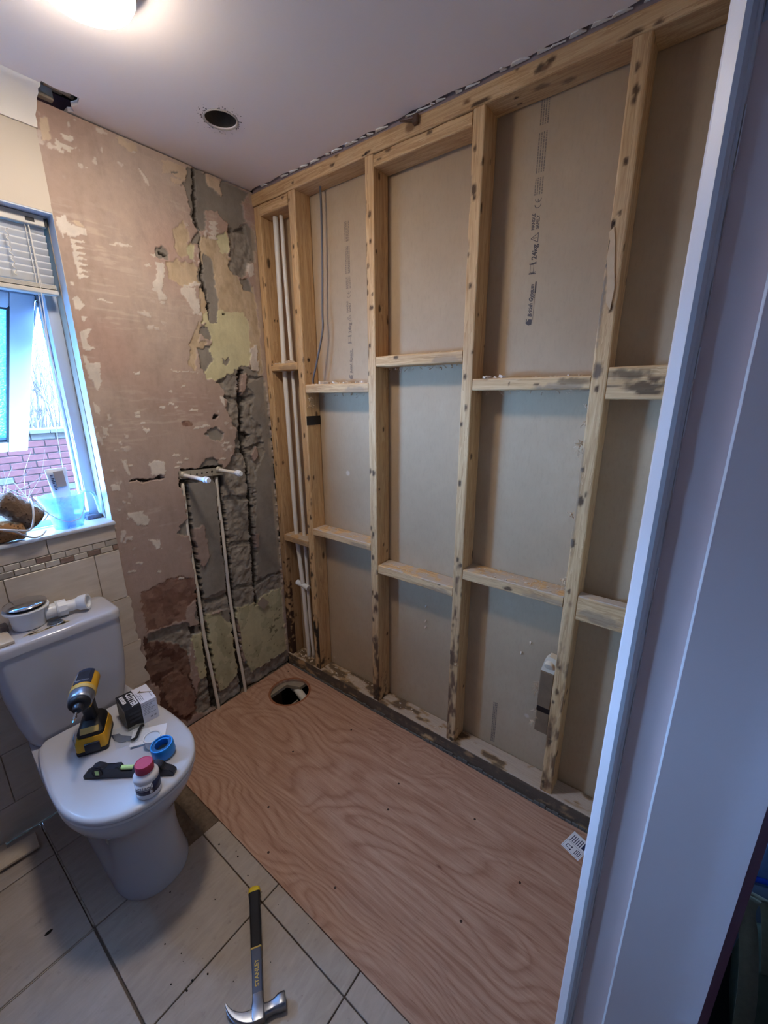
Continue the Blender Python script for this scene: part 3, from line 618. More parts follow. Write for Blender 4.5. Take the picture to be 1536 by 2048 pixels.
for r, (z0, z1) in enumerate(((.9435, .9645), (.9225, .9425))):
    x = -.741; i = 0
    seq = 'gaabaaab' if r == 0 else 'cabacaba'
    x0 = x + (.0 if r == 0 else .02)
    while x > -1.12:
        xa = x - (.0395 if not (r == 1 and i == 0) else .018)
        c = (['mosc', 'mosa', 'mosa', 'mosa', 'mosa', 'mosb', 'mosa', 'mosa', 'mosa'] if r == 0 else ['mosb', 'mosa', 'mosb', 'mosa', 'mosb', 'mosa', 'mosa', 'mosa', 'mosc', 'mosb'])[i % 9]
        tile_on_wall(xa, x, z0, z1, M[c], 'mosaic_tile', .009)
        x = xa - .001; i += 1
b = B(); box(b, (-1.749, -.0045, .0), (-.745, -.0003, 1.0195)); obj('tile_grout', b, M['wgrout'], wall_back)

# coving left of the stripped strip
b = B(); prof = [(0, 2.2995), (0, 2.222)] + [(-.004 - .078 * (1 - math.cos(t)), 2.222 + .0775 * math.sin(t)) for t in [PI / 2 * i / 8 for i in range(1, 9)]]
prof = [(-.0005, 2.2995), (-.0005, 2.222), (-.006, 2.222)] + [(-.006 - .072 * (1 - math.cos(PI / 2 * i / 8)), 2.222 + .073 * math.sin(PI / 2 * i / 8)) for i in range(1, 9)] + [(-.084, 2.2995)]
rings(b, [[Vector((x + (random.random() - .5) * .006 * (x > -1), y, z)) for y, z in prof] for x in (-1.75, -.738)]); cv = obj('trim_1', b, M['coving'], None, 35); tag(cv, 'white coving ending at the stripped plaster by the ceiling', 'coving', kind='structure')

# ---- ceiling with the round vent hole and the broken corner
b = B()
no = [(-.738, 0), (-.735, -.05), (-.7385, -.094), (-.70, -.088), (-.672, -.096), (-.650, -.095), (-.643, -.06), (-.652, -.035), (-.637, -.012), (-.65, 0)]
edge = []
y = -.02
while y > -1.64: edge.append((-.004 - .009 * random.random(), y)); y -= .018 + .03 * random.random()
plate(b, [(-1.9, .05), (-.738, .05)] + no + [(-.65, .05), (.0, .05), (-.003, -.003)] + edge + [(-.004, -1.66), (-1.9, -1.66)], [circle(-.345, -.327, .047, 36)], 2.3, 2.312)
ceiling = tag(obj('ceiling', b, M['ceiling'], None, 30), 'white ceiling with a round vent hole and ragged edges', 'ceiling', kind='structure')
b = B(); plate(b, [(-1.9, .2), (.3, .2), (.3, -1.66), (-1.9, -1.66)], [circle(-.345, -.327, .055, 24)], 2.36, 2.37); obj('loft_boarding', b, M['dark'], ceiling)
b = B(); box(b, (-.735, -.085, 2.335), (-.66, .0, 2.35)); box(b, (-.72, -.06, 2.318), (-.655, -.045, 2.33)); cone(b, (-.73, -.07, 2.32), (-.64, -.02, 2.335), .008); box(b, (-.725, -.02, 2.302), (-.69, -.002, 2.33)); obj('broken_lath', b, M['concrete'], ceiling)
v = thing('vent_duct', 'dusty round vent duct let into the ceiling', 'vent', (-.345, -.327, 2.29))
b = B(); lathe(b, [(.0475, 2.299), (.050, 2.2965), (.053, 2.299), (.0525, 2.302), (.049, 2.302)], 40, T(-.345, -.327, 0), cap=False); obj('rim', b, plain('dusty_white_rim', (176, 168, 156), .8, var=.3, scale=120), v, True)
b = B(); lathe(b, [(.0462, 2.303), (.0455, 2.34), (.044, 2.345), (.0455, 2.35), (.044, 2.42), (.0, 2.42)], 40, T(-.345, -.327, 0), cap=False); obj('duct', b, plain('dusty_duct', (88, 80, 70), .95, var=.35, scale=90, bump=.5), v, True)
b = B()
for i in range(90):
    a = random.random() * 2 * PI; r = .054 + .026 * random.random() ** 3; s = .0007 + .0022 * random.random() * (1 - (r - .054) / .03)
    prism(b, [(s * math.cos(t) * (.5 + random.random()), s * math.sin(t) * (.5 + random.random())) for t in (0, 1.2, 2.5, 3.6, 5)], 0, .0006, T(-.345 + r * math.cos(a), -.327 + r * math.sin(a), 2.2993))
o = obj('dust_fluff', b, plain('grey_dust', (112, 104, 98), .95), v); o['kind'] = 'stuff'

b = B(); y = -.03
while y > -1.62:
    l = .012 + .05 * random.random(); d = .003 + .010 * random.random()
    if random.random() < .7: prism(b, [(-.001, y), (-d - .002, y - l * .2), (-d * (.4 + random.random()), y - l * .6), (-.001, y - l)], 2.2955 + .002 * random.random(), 2.2998)
    y -= l * (.9 + .6 * random.random())
o = obj('torn_paper_edge', b, M['coving'], ceiling); o['kind'] = 'stuff'
# ceiling light: flush round bulkhead
v = thing('ceiling_light', 'lit round white flush ceiling light at the upper left', 'light', (-.79, -.545, 2.24))
b = B(); lathe(b, [(.090, 2.2995), (.0955, 2.296), (.0955, 2.270), (.093, 2.267), (.0915, 2.271)], 48, T(-.79, -.545, 0), cap=False); obj('base', b, M['pvc'], v, True)
b = B(); lathe(b, [(.0915, 2.2695), (.0905, 2.263), (.085, 2.2545), (.070, 2.2475), (.04, 2.2435), (.0005, 2.2425)], 48, T(-.79, -.545, 0)); obj('diffuser', b, M['lamp'], v, True)

# ---- right wall: softwood stud partition seen from the stripped side, plasterboard behind
wall_right = tag(empty('wall_right'), 'open softwood stud partition with plasterboard behind', 'wall', kind='structure')
DK = srgb(62, 44, 32); MOULD = srgb(46, 42, 38); GREY = srgb(128, 116, 104); PALE = srgb(196, 184, 170); BLK = srgb(24, 22, 22)

def timber(name, a, b_, axis, stains=(), rough=.0012, mould=None, step=.0042, dust=0.0, parent=None, nrand=0):
    """box a..b_ subdivided along its grain, edges slightly uneven, stains painted per vertex"""
    a = np.array(a, float); b_ = np.array(b_, float); L = 2 if axis == 'z' else 1
    oth = [i for i in range(3) if i != L]
    n = max(6, int((b_[L] - a[L]) / step)); ts = np.linspace(a[L], b_[L], n + 1)
    prm = []
    for (i, j) in ((0, 0), (1, 0), (1, 1), (0, 1)):
        prm.append((a[oth[0]] if not i else b_[oth[0]], a[oth[1]] if not j else b_[oth[1]]))
    per = []
    for (p, q) in zip(prm, prm[1:] + prm[:1]):
        d = math.hypot(q[0] - p[0], q[1] - p[1]); m = max(2, int(d / .0048))
        for k in range(m): per.append((p[0] + (q[0] - p[0]) * k / m, p[1] + (q[1] - p[1]) * k / m))
    # ease the arrises
    c0 = ((a[oth[0]] + b_[oth[0]]) / 2, (a[oth[1]] + b_[oth[1]]) / 2)
    per = [(c0[0] + (u - c0[0]) * (1 - .0), c0[1] + (w_ - c0[1])) for u, w_ in per]
    m = len(per); co = np.zeros(((n + 1) * m, 3))
    for k, t in enumerate(ts):
        co[k * m:(k + 1) * m, L] = t; co[k * m:(k + 1) * m, oth[0]] = [u for u, _ in per]; co[k * m:(k + 1) * m, oth[1]] = [w_ for _, w_ in per]
    sc = np.array([25, 25, 25.]); sc[L] = 9
    base = co.copy()
    rel = np.stack([(base[:, oth[0]] - c0[0]) / (b_[oth[0]] - a[oth[0]]), (base[:, oth[1]] - c0[1]) / (b_[oth[1]] - a[oth[1]])], 1)
    corner = (np.abs(rel) > .49).all(1)
    wob = (vnoise(base * sc + 3, 1.0) - .5) * 2 * rough
    co[:, oth[0]] -= np.sign(rel[:, 0]) * np.abs(wob) * (np.abs(rel[:, 0]) > .49); co[:, oth[1]] -= np.sign(rel[:, 1]) * np.abs(wob) * (np.abs(rel[:, 1]) > .49)
    co[corner, oth[0]] -= np.sign(rel[corner, 0]) * .0014; co[corner, oth[1]] -= np.sign(rel[corner, 1]) * .0014
    col = np.zeros((len(co), 4)); col[:, :3] = DK
    nz3 = fbm(base + 17, 60, 3)
    def put(w_, c):
        w_ = np.clip(w_, 0, 1); al = col[:, 3]; na = al + w_ * (1 - al * 0); na = np.maximum(al, w_)
        f = (w_ / np.maximum(na, 1e-6))[:, None]; col[:, :3] = np.where(w_[:, None] > .02, col[:, :3] * (1 - f) + np.array(c) * f, col[:, :3]); col[:, 3] = na
    sts = list(stains)
    for _ in range(nrand):
        f = random.choice(['front', 'side']); u = a[L] + (b_[L] - a[L]) * random.random()
        y_ = a[1] + (b_[1] - a[1]) * random.random() if L == 2 else 0
        kind = random.random()
        if f == 'front': p = [a[0], y_, u] if L == 2 else [a[0], u, a[2] + (b_[2] - a[2]) * random.random()]
        else: p = [a[0] + (b_[0] - a[0]) * random.random(), a[1], u] if L == 2 else [a[0] + (b_[0] - a[0]) * random.random(), u, b_[2] if b_[2] < 1.4 else a[2]]
        r = .0035 + .004 * kind
        sts.append((p, r, r * (1.2 + 1.6 * random.random()), DK, .85))
    for p, ra, rl, c, al in sts:
        dd = base - np.array(p); e = np.zeros(len(co))
        for i in range(3): e += (dd[:, i] / (rl if i == L else ra)) ** 2
        e = np.sqrt(e) + (nz3 - .5) * 1.1
        put(np.clip((1.15 - e) * 2.2, 0, 1) * al, c)
    if mould is not None:
        for c, w_ in mould(base, nz3): put(w_, c)
    if dust:
        top = (base[:, 2] > b_[2] - 1e-4)
        put(top * np.clip((fbm(base + 5, 30, 4) - .38) * 6, 0, 1) * dust, PALE)
    co_all = [tuple(p) for p in co]; faces = []
    for k in range(n):
        for i in range(m):
            j = (i + 1) % m; faces.append((k * m + i, k * m + j, (k + 1) * m + j, (k + 1) * m + i))
    faces.append(tuple(range(m))[::-1]); faces.append(tuple(range(n * m, n * m + m)))
    me = bpy.data.meshes.new(name); me.from_pydata(co_all, [], faces)
    ca = me.color_attributes.new('Stain', 'FLOAT_COLOR', 'POINT'); ca.data.foreach_set('color', col.ravel().astype(np.float32))
    bm = B(); bm.from_mesh(me); bmesh.ops.recalc_face_normals(bm, faces=bm.faces); bm.to_mesh(me); bm.free()
    return link(name, me, M['timz'] if axis == 'z' else M['timy'], parent or wall_right)

D = .085            # stud depth
def knots(lst, f=0.0, r=.006, c=DK, al=.9): return [((f, y, z), r, r * 1.9, c, al) for y, z in lst]
def up_mould(h, face_y=None, strength=1.0):
    def f(P, nz):
        n2 = fbm(P * np.array([1, 1, .35]) + 2, 40, 4)
        w1 = np.clip(((n2 - .44) * 5 + (h - P[:, 2]) * 6), 0, 1) * (P[:, 2] < h * 1.35) * strength
        if face_y is not None: w1 = w1 * (P[:, 0] < .035)
        return [(MOULD, w1 * .9)]
    return f
# corner post and the four studs (front faces on x = 0)
timber('stud', (.002, -.040, .06), (D, .0005, 2.24), 'z', [((.03, -.04, 2.03), .008, .02, DK, .9), ((.04, -.04, 1.80), .004, .006, BLK, 1), ((.055, -.04, 1.80), .004, .006, BLK, 1), ((.02, -.04, 1.36), .006, .013, DK, .8), ((.03, -.04, 1.15), .006, .01, DK, .8), ((.012, -.04, 1.62), .004, .006, DK, .9)] + [((.002, -.036 + .03 * random.random(), 1.95 - .12 * i), .004, .03, DK, .7) for i in range(11)],
       mould=lambda P, nz: [(MOULD, np.clip((.62 - P[:, 2]) * 3 + (fbm(P + 4, 50, 3) - .5) * 4, 0, 1) * (P[:, 0] < .03)), (srgb(92, 58, 40), np.clip((1.0 - P[:, 2]) * 1.6, 0, .45))], nrand=8)
timber('stud', (0, -.262, .06), (D, -.222, 2.243), 'z', knots([(-.238, 2.051), (-.234, 1.811), (-.243, 1.555), (-.239, 1.295), (-.254, .908), (-.229, .672), (-.248, .483), (-.246, .718)]) + knots([(-.252, 1.101)], r=.009) + [((0, -.262, z), .005, .012, DK, .7) for z in (1.9, 1.62, .98)] + [((.03, -.262, 1.62), .006, .008, DK, 1), ((.02, -.262, 1.57), .003, .004, DK, 1), ((.04, -.262, 1.565), .003, .004, DK, 1)],
       mould=lambda P, nz: [(MOULD, np.clip((.5 - P[:, 2]) * 2.4 + (fbm(P * np.array([1, 1, .3]) + 4, 60, 3) - .56) * 6, 0, 1) * (P[:, 0] < .004)), (MOULD, np.clip((.16 - P[:, 2]) * 12 + (fbm(P + 6, 50, 3) - .6) * 5, 0, .9) * (P[:, 0] < .045))], nrand=12)
timber('stud', (0, -.657, .055), (D, -.618, 2.243), 'z', knots([(-.64, 1.99), (-.62, 1.984), (-.636, 1.78), (-.645, 1.778), (-.627, 1.916), (-.622, 1.865), (-.62, 2.113), (-.630, 1.651), (-.621, 1.55), (-.64, .614), (-.629, .494)], r=.0055) + knots([(-.622, 1.172), (-.640, 1.165), (-.622, .927), (-.635, .906), (-.631, .796), (-.637, .40)], r=.007) + [((0, -.618, z), .006, .035, MOULD, .75) for z in (2.10, 1.97, 1.88, 1.62, .62, .50)],
       mould=lambda P, nz: [(srgb(78, 54, 42), np.clip((.55 - P[:, 2]) * 2.0 + (fbm(P * np.array([1, 1, .3]) + 4, 60, 3) - .55) * 6, 0, .9) * (P[:, 0] < .004)), (MOULD, np.clip((.17 - P[:, 2]) * 10 + (fbm(P + 6, 50, 3) - .55) * 5, 0, .95) * (P[:, 0] < .06))], nrand=16)
timber('stud', (0, -1.056, .055), (D, -1.017, 2.243), 'z', knots([(-1.034, 2.03), (-1.021, 1.88), (-1.033, 1.794), (-1.031, 1.529), (-1.025, 1.374), (-1.028, 1.172), (-1.033, .888), (-1.027, .612)], r=.0055) + knots([(-1.032, 2.045), (-1.024, .485)], r=.009) + [((0, -1.022, .279), .008, .014, BLK, .9), ((0, -1.03, .46), .012, .05, srgb(70, 48, 40), .85)] + [((0, -1.017, z), .006, .03, GREY, .6) for z in (2.06, 2.02, 1.9)],
       mould=lambda P, nz: [(srgb(92, 64, 50), np.clip((.48 - P[:, 2]) * 2.2 + (fbm(P * np.array([1, 1, .3]) + 4, 60, 3) - .52) * 6, 0, .85) * (P[:, 0] < .004)), (MOULD, np.clip((.10 - P[:, 2]) * 14 + (fbm(P + 6, 50, 3) - .6) * 5, 0, .9) * (P[:, 0] < .05))], nrand=16)
timber('stud', (0, -1.451, .05), (D, -1.410, 2.243), 'z', knots([(-1.427, 2.185), (-1.429, 2.12), (-1.428, 2.006), (-1.437, 1.684), (-1.429, 1.486), (-1.418, 1.259), (-1.424, .875), (-1.423, .596), (-1.42, .108), (-1.42, .345)], r=.0055) + knots([(-1.425, 1.534)], r=.011, c=srgb(110, 92, 78)) + knots([(-1.426, 1.168), (-1.416, 1.034), (-1.421, .289)], r=.009) + [((0, -1.413 - .004 * random.random(), 1.79 + .011 * i), .005, .010, BLK, 1) for i in range(9)] + [((0, -1.414, 1.70), .008, .09, GREY, .8), ((0, -1.433, 1.754), .004, .008, DK, 1), ((0, -1.413, 1.2), .006, .2, GREY, .5)],
       mould=lambda P, nz: [(srgb(100, 72, 54), np.clip((.40 - P[:, 2]) * 2.4 + (fbm(P * np.array([1, 1, .3]) + 4, 60, 3) - .52) * 5, 0, .8) * (P[:, 0] < .004)), (MOULD, np.clip((.09 - P[:, 2]) * 14 + (fbm(P + 6, 50, 3) - .6) * 5, 0, .9) * (P[:, 0] < .05))], nrand=16)
# long plates
timber('top_plate', (-.003, -1.66, 2.243), (D, .0, 2.290), 'y', [((-.003, -.62, 2.248), .004, .012, BLK, 1), ((-.003, -.635, 2.252), .004, .014, DK, 1), ((-.003, -1.045, 2.25), .006, .03, DK, .9), ((-.003, -.81, 2.27), .014, .022, srgb(120, 86, 56), .8), ((-.003, -1.0, 2.266), .006, .016, srgb(120, 86, 56), .9), ((-.003, -.47, 2.262), .004, .012, DK, .9), ((-.003, -.26, 2.262), .004, .008, DK, .9), ((-.003, -1.21, 2.262), .011, .02, srgb(120, 86, 60), .9), ((-.003, -1.195, 2.262), .007, .012, DK, .8), ((-.003, -1.41, 2.25), .004, .03, DK, .9), ((.03, -1.2, 2.243), .010, .022, DK, .6), ((.05, -1.26, 2.243), .010, .02, DK, .6), ((.06, -1.13, 2.243), .004, .007, DK, 1), ((.03, -1.13, 2.243), .004, .007, DK, 1), ((-.003, -1.56, 2.27), .02, .04, srgb(176, 124, 110), .7)], nrand=6)
timber('header', (0, -.2215, 2.200), (D, -.041, 2.2425), 'y', nrand=1)
timber('header', (0, -1.0165, 2.206), (D, -.658, 2.2425), 'y', nrand=3)
def sill_m(P, nz):
    n2 = fbm(P * np.array([1, .4, 1]) + 2, 40, 4); top = P[:, 2] > .066
    fr = (~top) * np.clip((n2 - .22) * 5, 0, 1)
    rot = top * np.clip((n2 - .5) * 8 + np.clip((P[:, 1] + .62) * 3, -.6, .8), 0, 1)
    return [(np.array(srgb(84, 78, 72)), np.clip(fr * 1.0 * (.55 + .9 * nz), 0, .92)), (PALE, top * (1 - rot) * .75), (srgb(84, 72, 60), rot * .85)]
timber('sill_plate', (-.004, -1.66, -.02), (D, -.003, .07), 'y', mould=sill_m, rough=.003)
b = B()
for i in range(70):
    y0 = -1.62 + 1.58 * i / 70
    box(b, (-.010, y0, -.004), (-.0045, y0 + .021, .006 + .012 * random.random()), .001)
o = obj('old_sealant', b, plain('grey_old_sealant', (104, 104, 100), .8, var=.5, scale=60), wall_right); o['kind'] = 'stuff'
b = B(); box(b, (-.02, -1.70, 2.3125), (.3, .05, 2.36)); box(b, (D + .014, -1.7, -.35), (.3, .05, 2.36)); box(b, (.0, -1.7, -.35), (.3, .05, -.0205)); obj('sky_leak_blocks', b, M['dark'], wall_right)  # unseen slabs added to block sky light leaking past the studs
b = B(); box(b, (.004, -1.66, 2.2865), (.02, -.002, 2.312)); obj('ceiling_board_edge', b, plain('mauve_plaster_edge', (150, 132, 128), .9, var=.3, scale=30), wall_right)
# noggins
nog = [(-.2215, -.041, .748, .783, .0), (-.617, -.263, .823, .856, .0), (-1.0165, -.658, .728, .768, 0), (-1.4095, -1.057, .812, .851, 0), (-.2215, -.041, 1.580, 1.611, 0), (-.617, -.263, 1.481, 1.518, 0), (-1.0165, -.658, 1.573, 1.611, 0), (-1.4095, -1.057, 1.484, 1.521, 0)]
for y0, y1, z0, z1, f in nog:
    timber('noggin', (.001, y0, z0), (D, y1, z1), 'y', [((.001, y0 + .06, z0 + .01), .012, .06, GREY, .45)] + ([((.001, -1.37, 1.505), .012, .05, MOULD, .6), ((.001, -1.18, 1.503), .003, .003, BLK, 1), ((.001, -1.33, 1.49), .008, .07, GREY, .6)] if z0 == 1.484 else []), dust=.75 if z0 < 1.4 else 0, nrand=1)
timber('noggin', (0, -1.66, 1.457), (.042, -1.452, 1.541), 'y', [((0, -1.50, 1.52), .014, .05, MOULD, .7), ((0, -1.535, 1.49), .016, .04, BLK, .75), ((0, -1.545, 1.475), .008, .03, BLK, .8), ((0, -1.56, 1.51), .006, .02, DK, .7), ((0, -1.46, 1.49), .002, .04, DK, .8)], nrand=2)
timber('noggin', (0, -1.66, .784), (.042, -1.452, .868), 'y', [((0, -1.52, .81), .02, .06, GREY, .5)], dust=.8, nrand=2)
b = B(); box(b, (-.016, -.842, 2.262), (-.0032, -.822, 2.290), .004); cone(b, (-.010, -.825, 2.276), (-.012, -.775, 2.288), .005, .002, 6); obj('bark_chip', b, plain('dark_bark', (84, 62, 46), .9, var=.4, scale=80, bump=.6), wall_right)
# torn splinter on the last stud, packer block behind it
b = B(); prism(b, [(-1.4105, 1.86), (-1.416, 1.84), (-1.413, 1.80), (-1.420, 1.76), (-1.424, 1.70), (-1.436, 1.68), (-1.440, 1.73), (-1.432, 1.79), (-1.427, 1.84), (-1.421, 1.87)], 0, .003, basis((-.0002, 0, 0), (0, 1, 0), (0, 0, 1)) @ Matrix.Diagonal((1, 1, -1, 1))); so = obj('torn_sliver', b, plain('pale_torn_wood', (200, 172, 136), .8, var=.15), wall_right)
b = B(); box(b, (.018, -1.4085, .295), (.08, -1.362, .548), .003)
obj('packer_block', b, plain('stained_packer', (118, 96, 72), .85, var=.35, scale=26, bump=.4), wall_right)
b = B(); prism(b, [(-1.4085, 0), (-1.362, 0), (-1.372, .045), (-1.385, .062), (-1.4085, .058)], .02, .05, basis((0, 0, .5485), (0, 1, 0), (0, 0, 1)))
cone(b, (.012, -1.388, .575), (.045, -1.388, .59), .014, .017); obj('foam_blob', b, plain('cream_foam', (216, 202, 176), .7, var=.15, scale=60, bump=.6), wall_right, 40)
b = B(); box(b, (.0165, -1.4083, .385), (.0178, -1.363, .405)); obj('black_smear', b, M['tapeb'], wall_right)

# plasterboard sheets (backs of the next room's lining) and their printed stamps
for y0, y1 in ((-1.185 - .636, -.6365), (-.6375, .05)):
    b = B(); box(b, (D + .001, y0, -.02), (D + .0135, y1, 2.34)); obj('plasterboard_sheet', b, M['board'], wall_right)
def stamp(y, z, pale=False, extra=True):
    t = empty('printed_stamp', (D + .0006, y, z), 0, wall_right)
    ink = M['printp'] if pale else M['print']
    mx = lambda dy, dz: basis((D + .0007, y + dy, z + dz), (0, 0, 1), (0, 1, 0))
    text('print_line', 'British Gypsum', .0168, mx(-.014, .012), ink, t, shear=.25, wide=.86, bold=.0005)
    b = B(); prism(b, [(-.004, -.002), (.010, -.002), (.012, .008), (.004, .013), (.012, .013), (.013, .016), (0, .016), (-.006, .007)], 0, .0002, mx(-.014, -.006) ); prism(b, [(.002, -.0045), (.108, -.0045), (.108, -.0053), (.002, -.0053)], 0, .0002, mx(-.014, 0)); prism(b, [(.078, -.0065), (.108, -.0065), (.108, -.0105), (.078, -.0105)], 0, .0002, mx(-.011, 0)); obj('print_mark', b, ink, t)
    b = B()                                                  # two figures carrying a board
    for x0 in (.0, .026):
        prism(b, circle(x0 + .002, .019, .0022, 8), 0, .0002, mx(-.016, .130)); prism(b, [(x0, .009), (x0 + .0045, .009), (x0 + .004, .016), (x0, .016)], 0, .0002, mx(-.016, .130)); prism(b, [(x0 - .001, .0), (x0 + .0012, .0), (x0 + .003, .009), (x0, .009)], 0, .0002, mx(-.016, .130)); prism(b, [(x0 + .004, 0), (x0 + .006, 0), (x0 + .0045, .009), (x0 + .002, .009)], 0, .0002, mx(-.016, .130))
    for q in ([(.004, .018), (.026, .018), (.026, .017), (.004, .017)], [(.006, .008), (.024, .008), (.024, .007), (.006, .007)], [(.006, .008), (.007, .008), (.005, .018), (.004, .018)], [(.024, .008), (.025, .008), (.027, .018), (.026, .018)]): prism(b, q, 0, .0002, mx(-.016, .130))
    obj('print_mark', b, ink, t)
    text('print_line', '24kg', .021, mx(-.0145, .168), ink, t, bold=.0006)
    b = B(); q = [(0, 0), (.024, 0), (.012, .021)]
    for (p0, p1) in zip(q, q[1:] + q[:1]):
        d = Vector((p1[0] - p0[0], p1[1] - p0[1])).normalized() * .0008; nn = (-d.y, d.x)
        prism(b, [(p0[0] + nn[0], p0[1] + nn[1]), (p1[0] + nn[0], p1[1] + nn[1]), (p1[0] - nn[0], p1[1] - nn[1]), (p0[0] - nn[0], p0[1] - nn[1])], 0, .0002, mx(-.0145, .213))
    prism(b, [(.0112, .006), (.0128, .006), (.0132, .014), (.0108, .014)], 0, .0002, mx(-.0145, .213)); prism(b, circle(.012, .0035, .0012, 8), 0, .0002, mx(-.0145, .213)); obj('print_mark', b, ink, t)
    text('print_line', 'HANDLE', .0125, mx(-.001, .247), ink, t, wide=.86, bold=.0003); text('print_line', 'SAFELY', .0125, mx(-.0145, .247), ink, t, wide=.9, bold=.0003)
    b = B()
    for cx in (0, .014):
        aa = [PI * .5 + PI * i / 12 for i in range(13)]; R1, R2 = .0095, .0078
        rings(b, [[Vector((R1 * math.cos(a_), R1 * math.sin(a_), 0)) for a_ in aa], [Vector((R2 * math.cos(a_), R2 * math.sin(a_), 0)) for a_ in aa]], False, close=False)
        bmesh.ops.transform(b, matrix=T(cx, 0, 0), verts=b.verts[-26:])
    prism(b, [(.006, -.0008), (.014, -.0008), (.014, .0008), (.006, .0008)], 0, .0002); bmesh.ops.transform(b, matrix=mx(-.006, .310), verts=b.verts); obj('print_mark', b, ink, t)
    b = B()
    for zz, n, l in ((.334, 4, .042), (.388, 4, .095), (.500, 4, .068)):
        for k in range(n):
            x = 0
            while x < l:
                wv = .002 + .007 * random.random(); prism(b, [(x, 0), (min(l, x + wv), 0), (min(l, x + wv), .0030), (x, .0030)], 0, .0002, mx(.004 - k * .0066, zz)); x += wv + .0016
    o = obj('fine_print', b, M['printp'], t); o['kind'] = 'stuff'
stamp(-1.188, 1.688); stamp(-.450, 1.548, True)
t = empty('printed_stamp', (D + .0006, -1.19, .09), 0, wall_right); b = B()
for k in range(3):
    x = .0
    while x < .19:
        wv = .002 + .006 * random.random(); prism(b, [(x, 0), (x + wv, 0), (x + wv, .0042), (x, .0042)], 0, .0002, basis((D + .0007, -1.184 - k * .0062, .085), (0, 0, 1), (0, 1, 0))); x += wv + .002
o = obj('fine_print', b, M['printp'], t); o['kind'] = 'stuff'
# screw tips pushed through the board
for y, z in ((-.853, .60), (-.853, .53), (-.853, .50), (-1.30, .60), (-1.27, .545)):
    b = B(); cone(b, (D + .0008, y, z), (D - .012, y - .002, z - .003), .0045, .001, 7); obj('burst_plug', b, M['debris'], wall_right)
# insulation fluff caught on the frame, plaster crumbs on the noggins
def fluff(name, spots, par):
    b = B()
    for (x, y, z, r, nn) in spots:
        for i in range(nn):
            p = Vector((x, y, z)) + Vector(((random.random() - .5), (random.random() - .5), (random.random() - .5))) * r * 1.3
            q = p + Vector((random.random() - .5, random.random() - .5, random.random() - .7)) * r * 2.2; m_ = (p + q) / 2 + Vector((random.random() - .5, random.random() - .5, random.random() - .5)) * r
            tube(b, smooth_path([p, m_, q], 3), .0007 + .001 * random.random(), 3)
    o = obj(name, b, M['fluff'], par); o['kind'] = 'stuff'; return o
sp = [(.06, -.66 - .36 * i / 14, 1.570, .010, 3) for i in range(15)] + [(.05, -1.06 - .35 * i / 10, 1.481, .008, 3) for i in range(11)] + [(.05, -.27 - .34 * i / 8, 1.478, .009, 3) for i in range(9)] + [(.02, -.268, 1.46, .014, 14), (.02, -.268, 1.43, .014, 10)]
sp += [(.012, -1.405, 1.335, .014, 16), (.012, -1.403, 1.31, .012, 12), (.012, -1.406, 1.39, .007, 8), (.012, -1.406, 1.44, .007, 8), (.012, -1.405, 1.12, .012, 12), (.012, -1.404, .905, .010, 12), (.012, -1.406, .88, .008, 6), (.03, -1.355, .47, .014, 16), (.03, -1.355, .45, .012, 10), (.03, -1.356, .37, .012, 12), (.03, -1.355, .32, .012, 12), (.04, -.94, .30, .0001, 1), (.05, -.48, .81, .008, 8), (0.0, -1.05, .45, .008, 8)]
fluff('insulation_fluff', sp, wall_right)
def crumbs(name, rows, par, mat='debris'):
    b = B()
    for (x0, x1, y0, y1, z, n, s) in rows:
        for i in range(n):
            r = s * (.25 + .75 * random.random() ** 2); x = x0 + (x1 - x0) * random.random(); y = y0 + (y1 - y0) * random.random()
            ps = [(r * (.6 + .6 * random.random()) * math.cos(a_), r * (.6 + .6 * random.random()) * math.sin(a_)) for a_ in (0, 1.1, 2.3, 3.4, 4.6, 5.5)]
            prism(b, ps, 0, r * (.3 + .5 * random.random()), T(x, y, z) @ Matrix.Rotation(random.random() * .4, 4, 'X'))
    o = obj(name, b, M[mat], par); o['kind'] = 'stuff'; return o
crumbs('plaster_crumbs', [(.01, .07, -.6, -.28, 1.518, 50, .012), (.0, .03, -.5, -.34, 1.518, 8, .022), (.01, .07, -.21, -.05, 1.611, 14, .02), (.01, .07, -.98, -.68, 1.611, 20, .006), (.01, .07, -1.38, -1.07, 1.521, 30, .007), (.0, .03, -1.16, -1.09, 1.521, 6, .018), (.005, .08, -1.0, -.67, .768, 50, .004), (.005, .08, -1.4, -1.07, .851, 60, .0045), (.005, .08, -.6, -.28, .856, 30, .004), (.01, .08, -.6, -.28, .070, 60, .006), (.01, .08, -.2, -.05, .070, 40, .007), (.01, .08, -1.0, -.68, .070, 12, .006)], wall_right)
b = B(); box(b, (-.0012, -.2633, 1.342), (D - .002, -.2622, 1.382)); obj('black_tape', b, M['tapeb'], wall_right)

# ---- front wall with the doorway the camera stands in
wall_front = tag(empty('wall_front'), 'wall with the doorway at the right edge of the view', 'wall', kind='structure')
XJ = -.69
b = B(); box(b, (XJ + .012, -1.80, 0), (.30, -1.642, 2.30)); box(b, (-1.9, -1.80, 0), (-1.52, -1.642, 2.30)); box(b, (-1.52, -1.80, 2.06), (XJ + .012, -1.642, 2.30)); obj('partition', b, M['cream'], wall_front)
lin = tag(empty('trim_2'), 'white painted door lining with a rebate and stop, seen edge on', 'door lining', kind='structure')
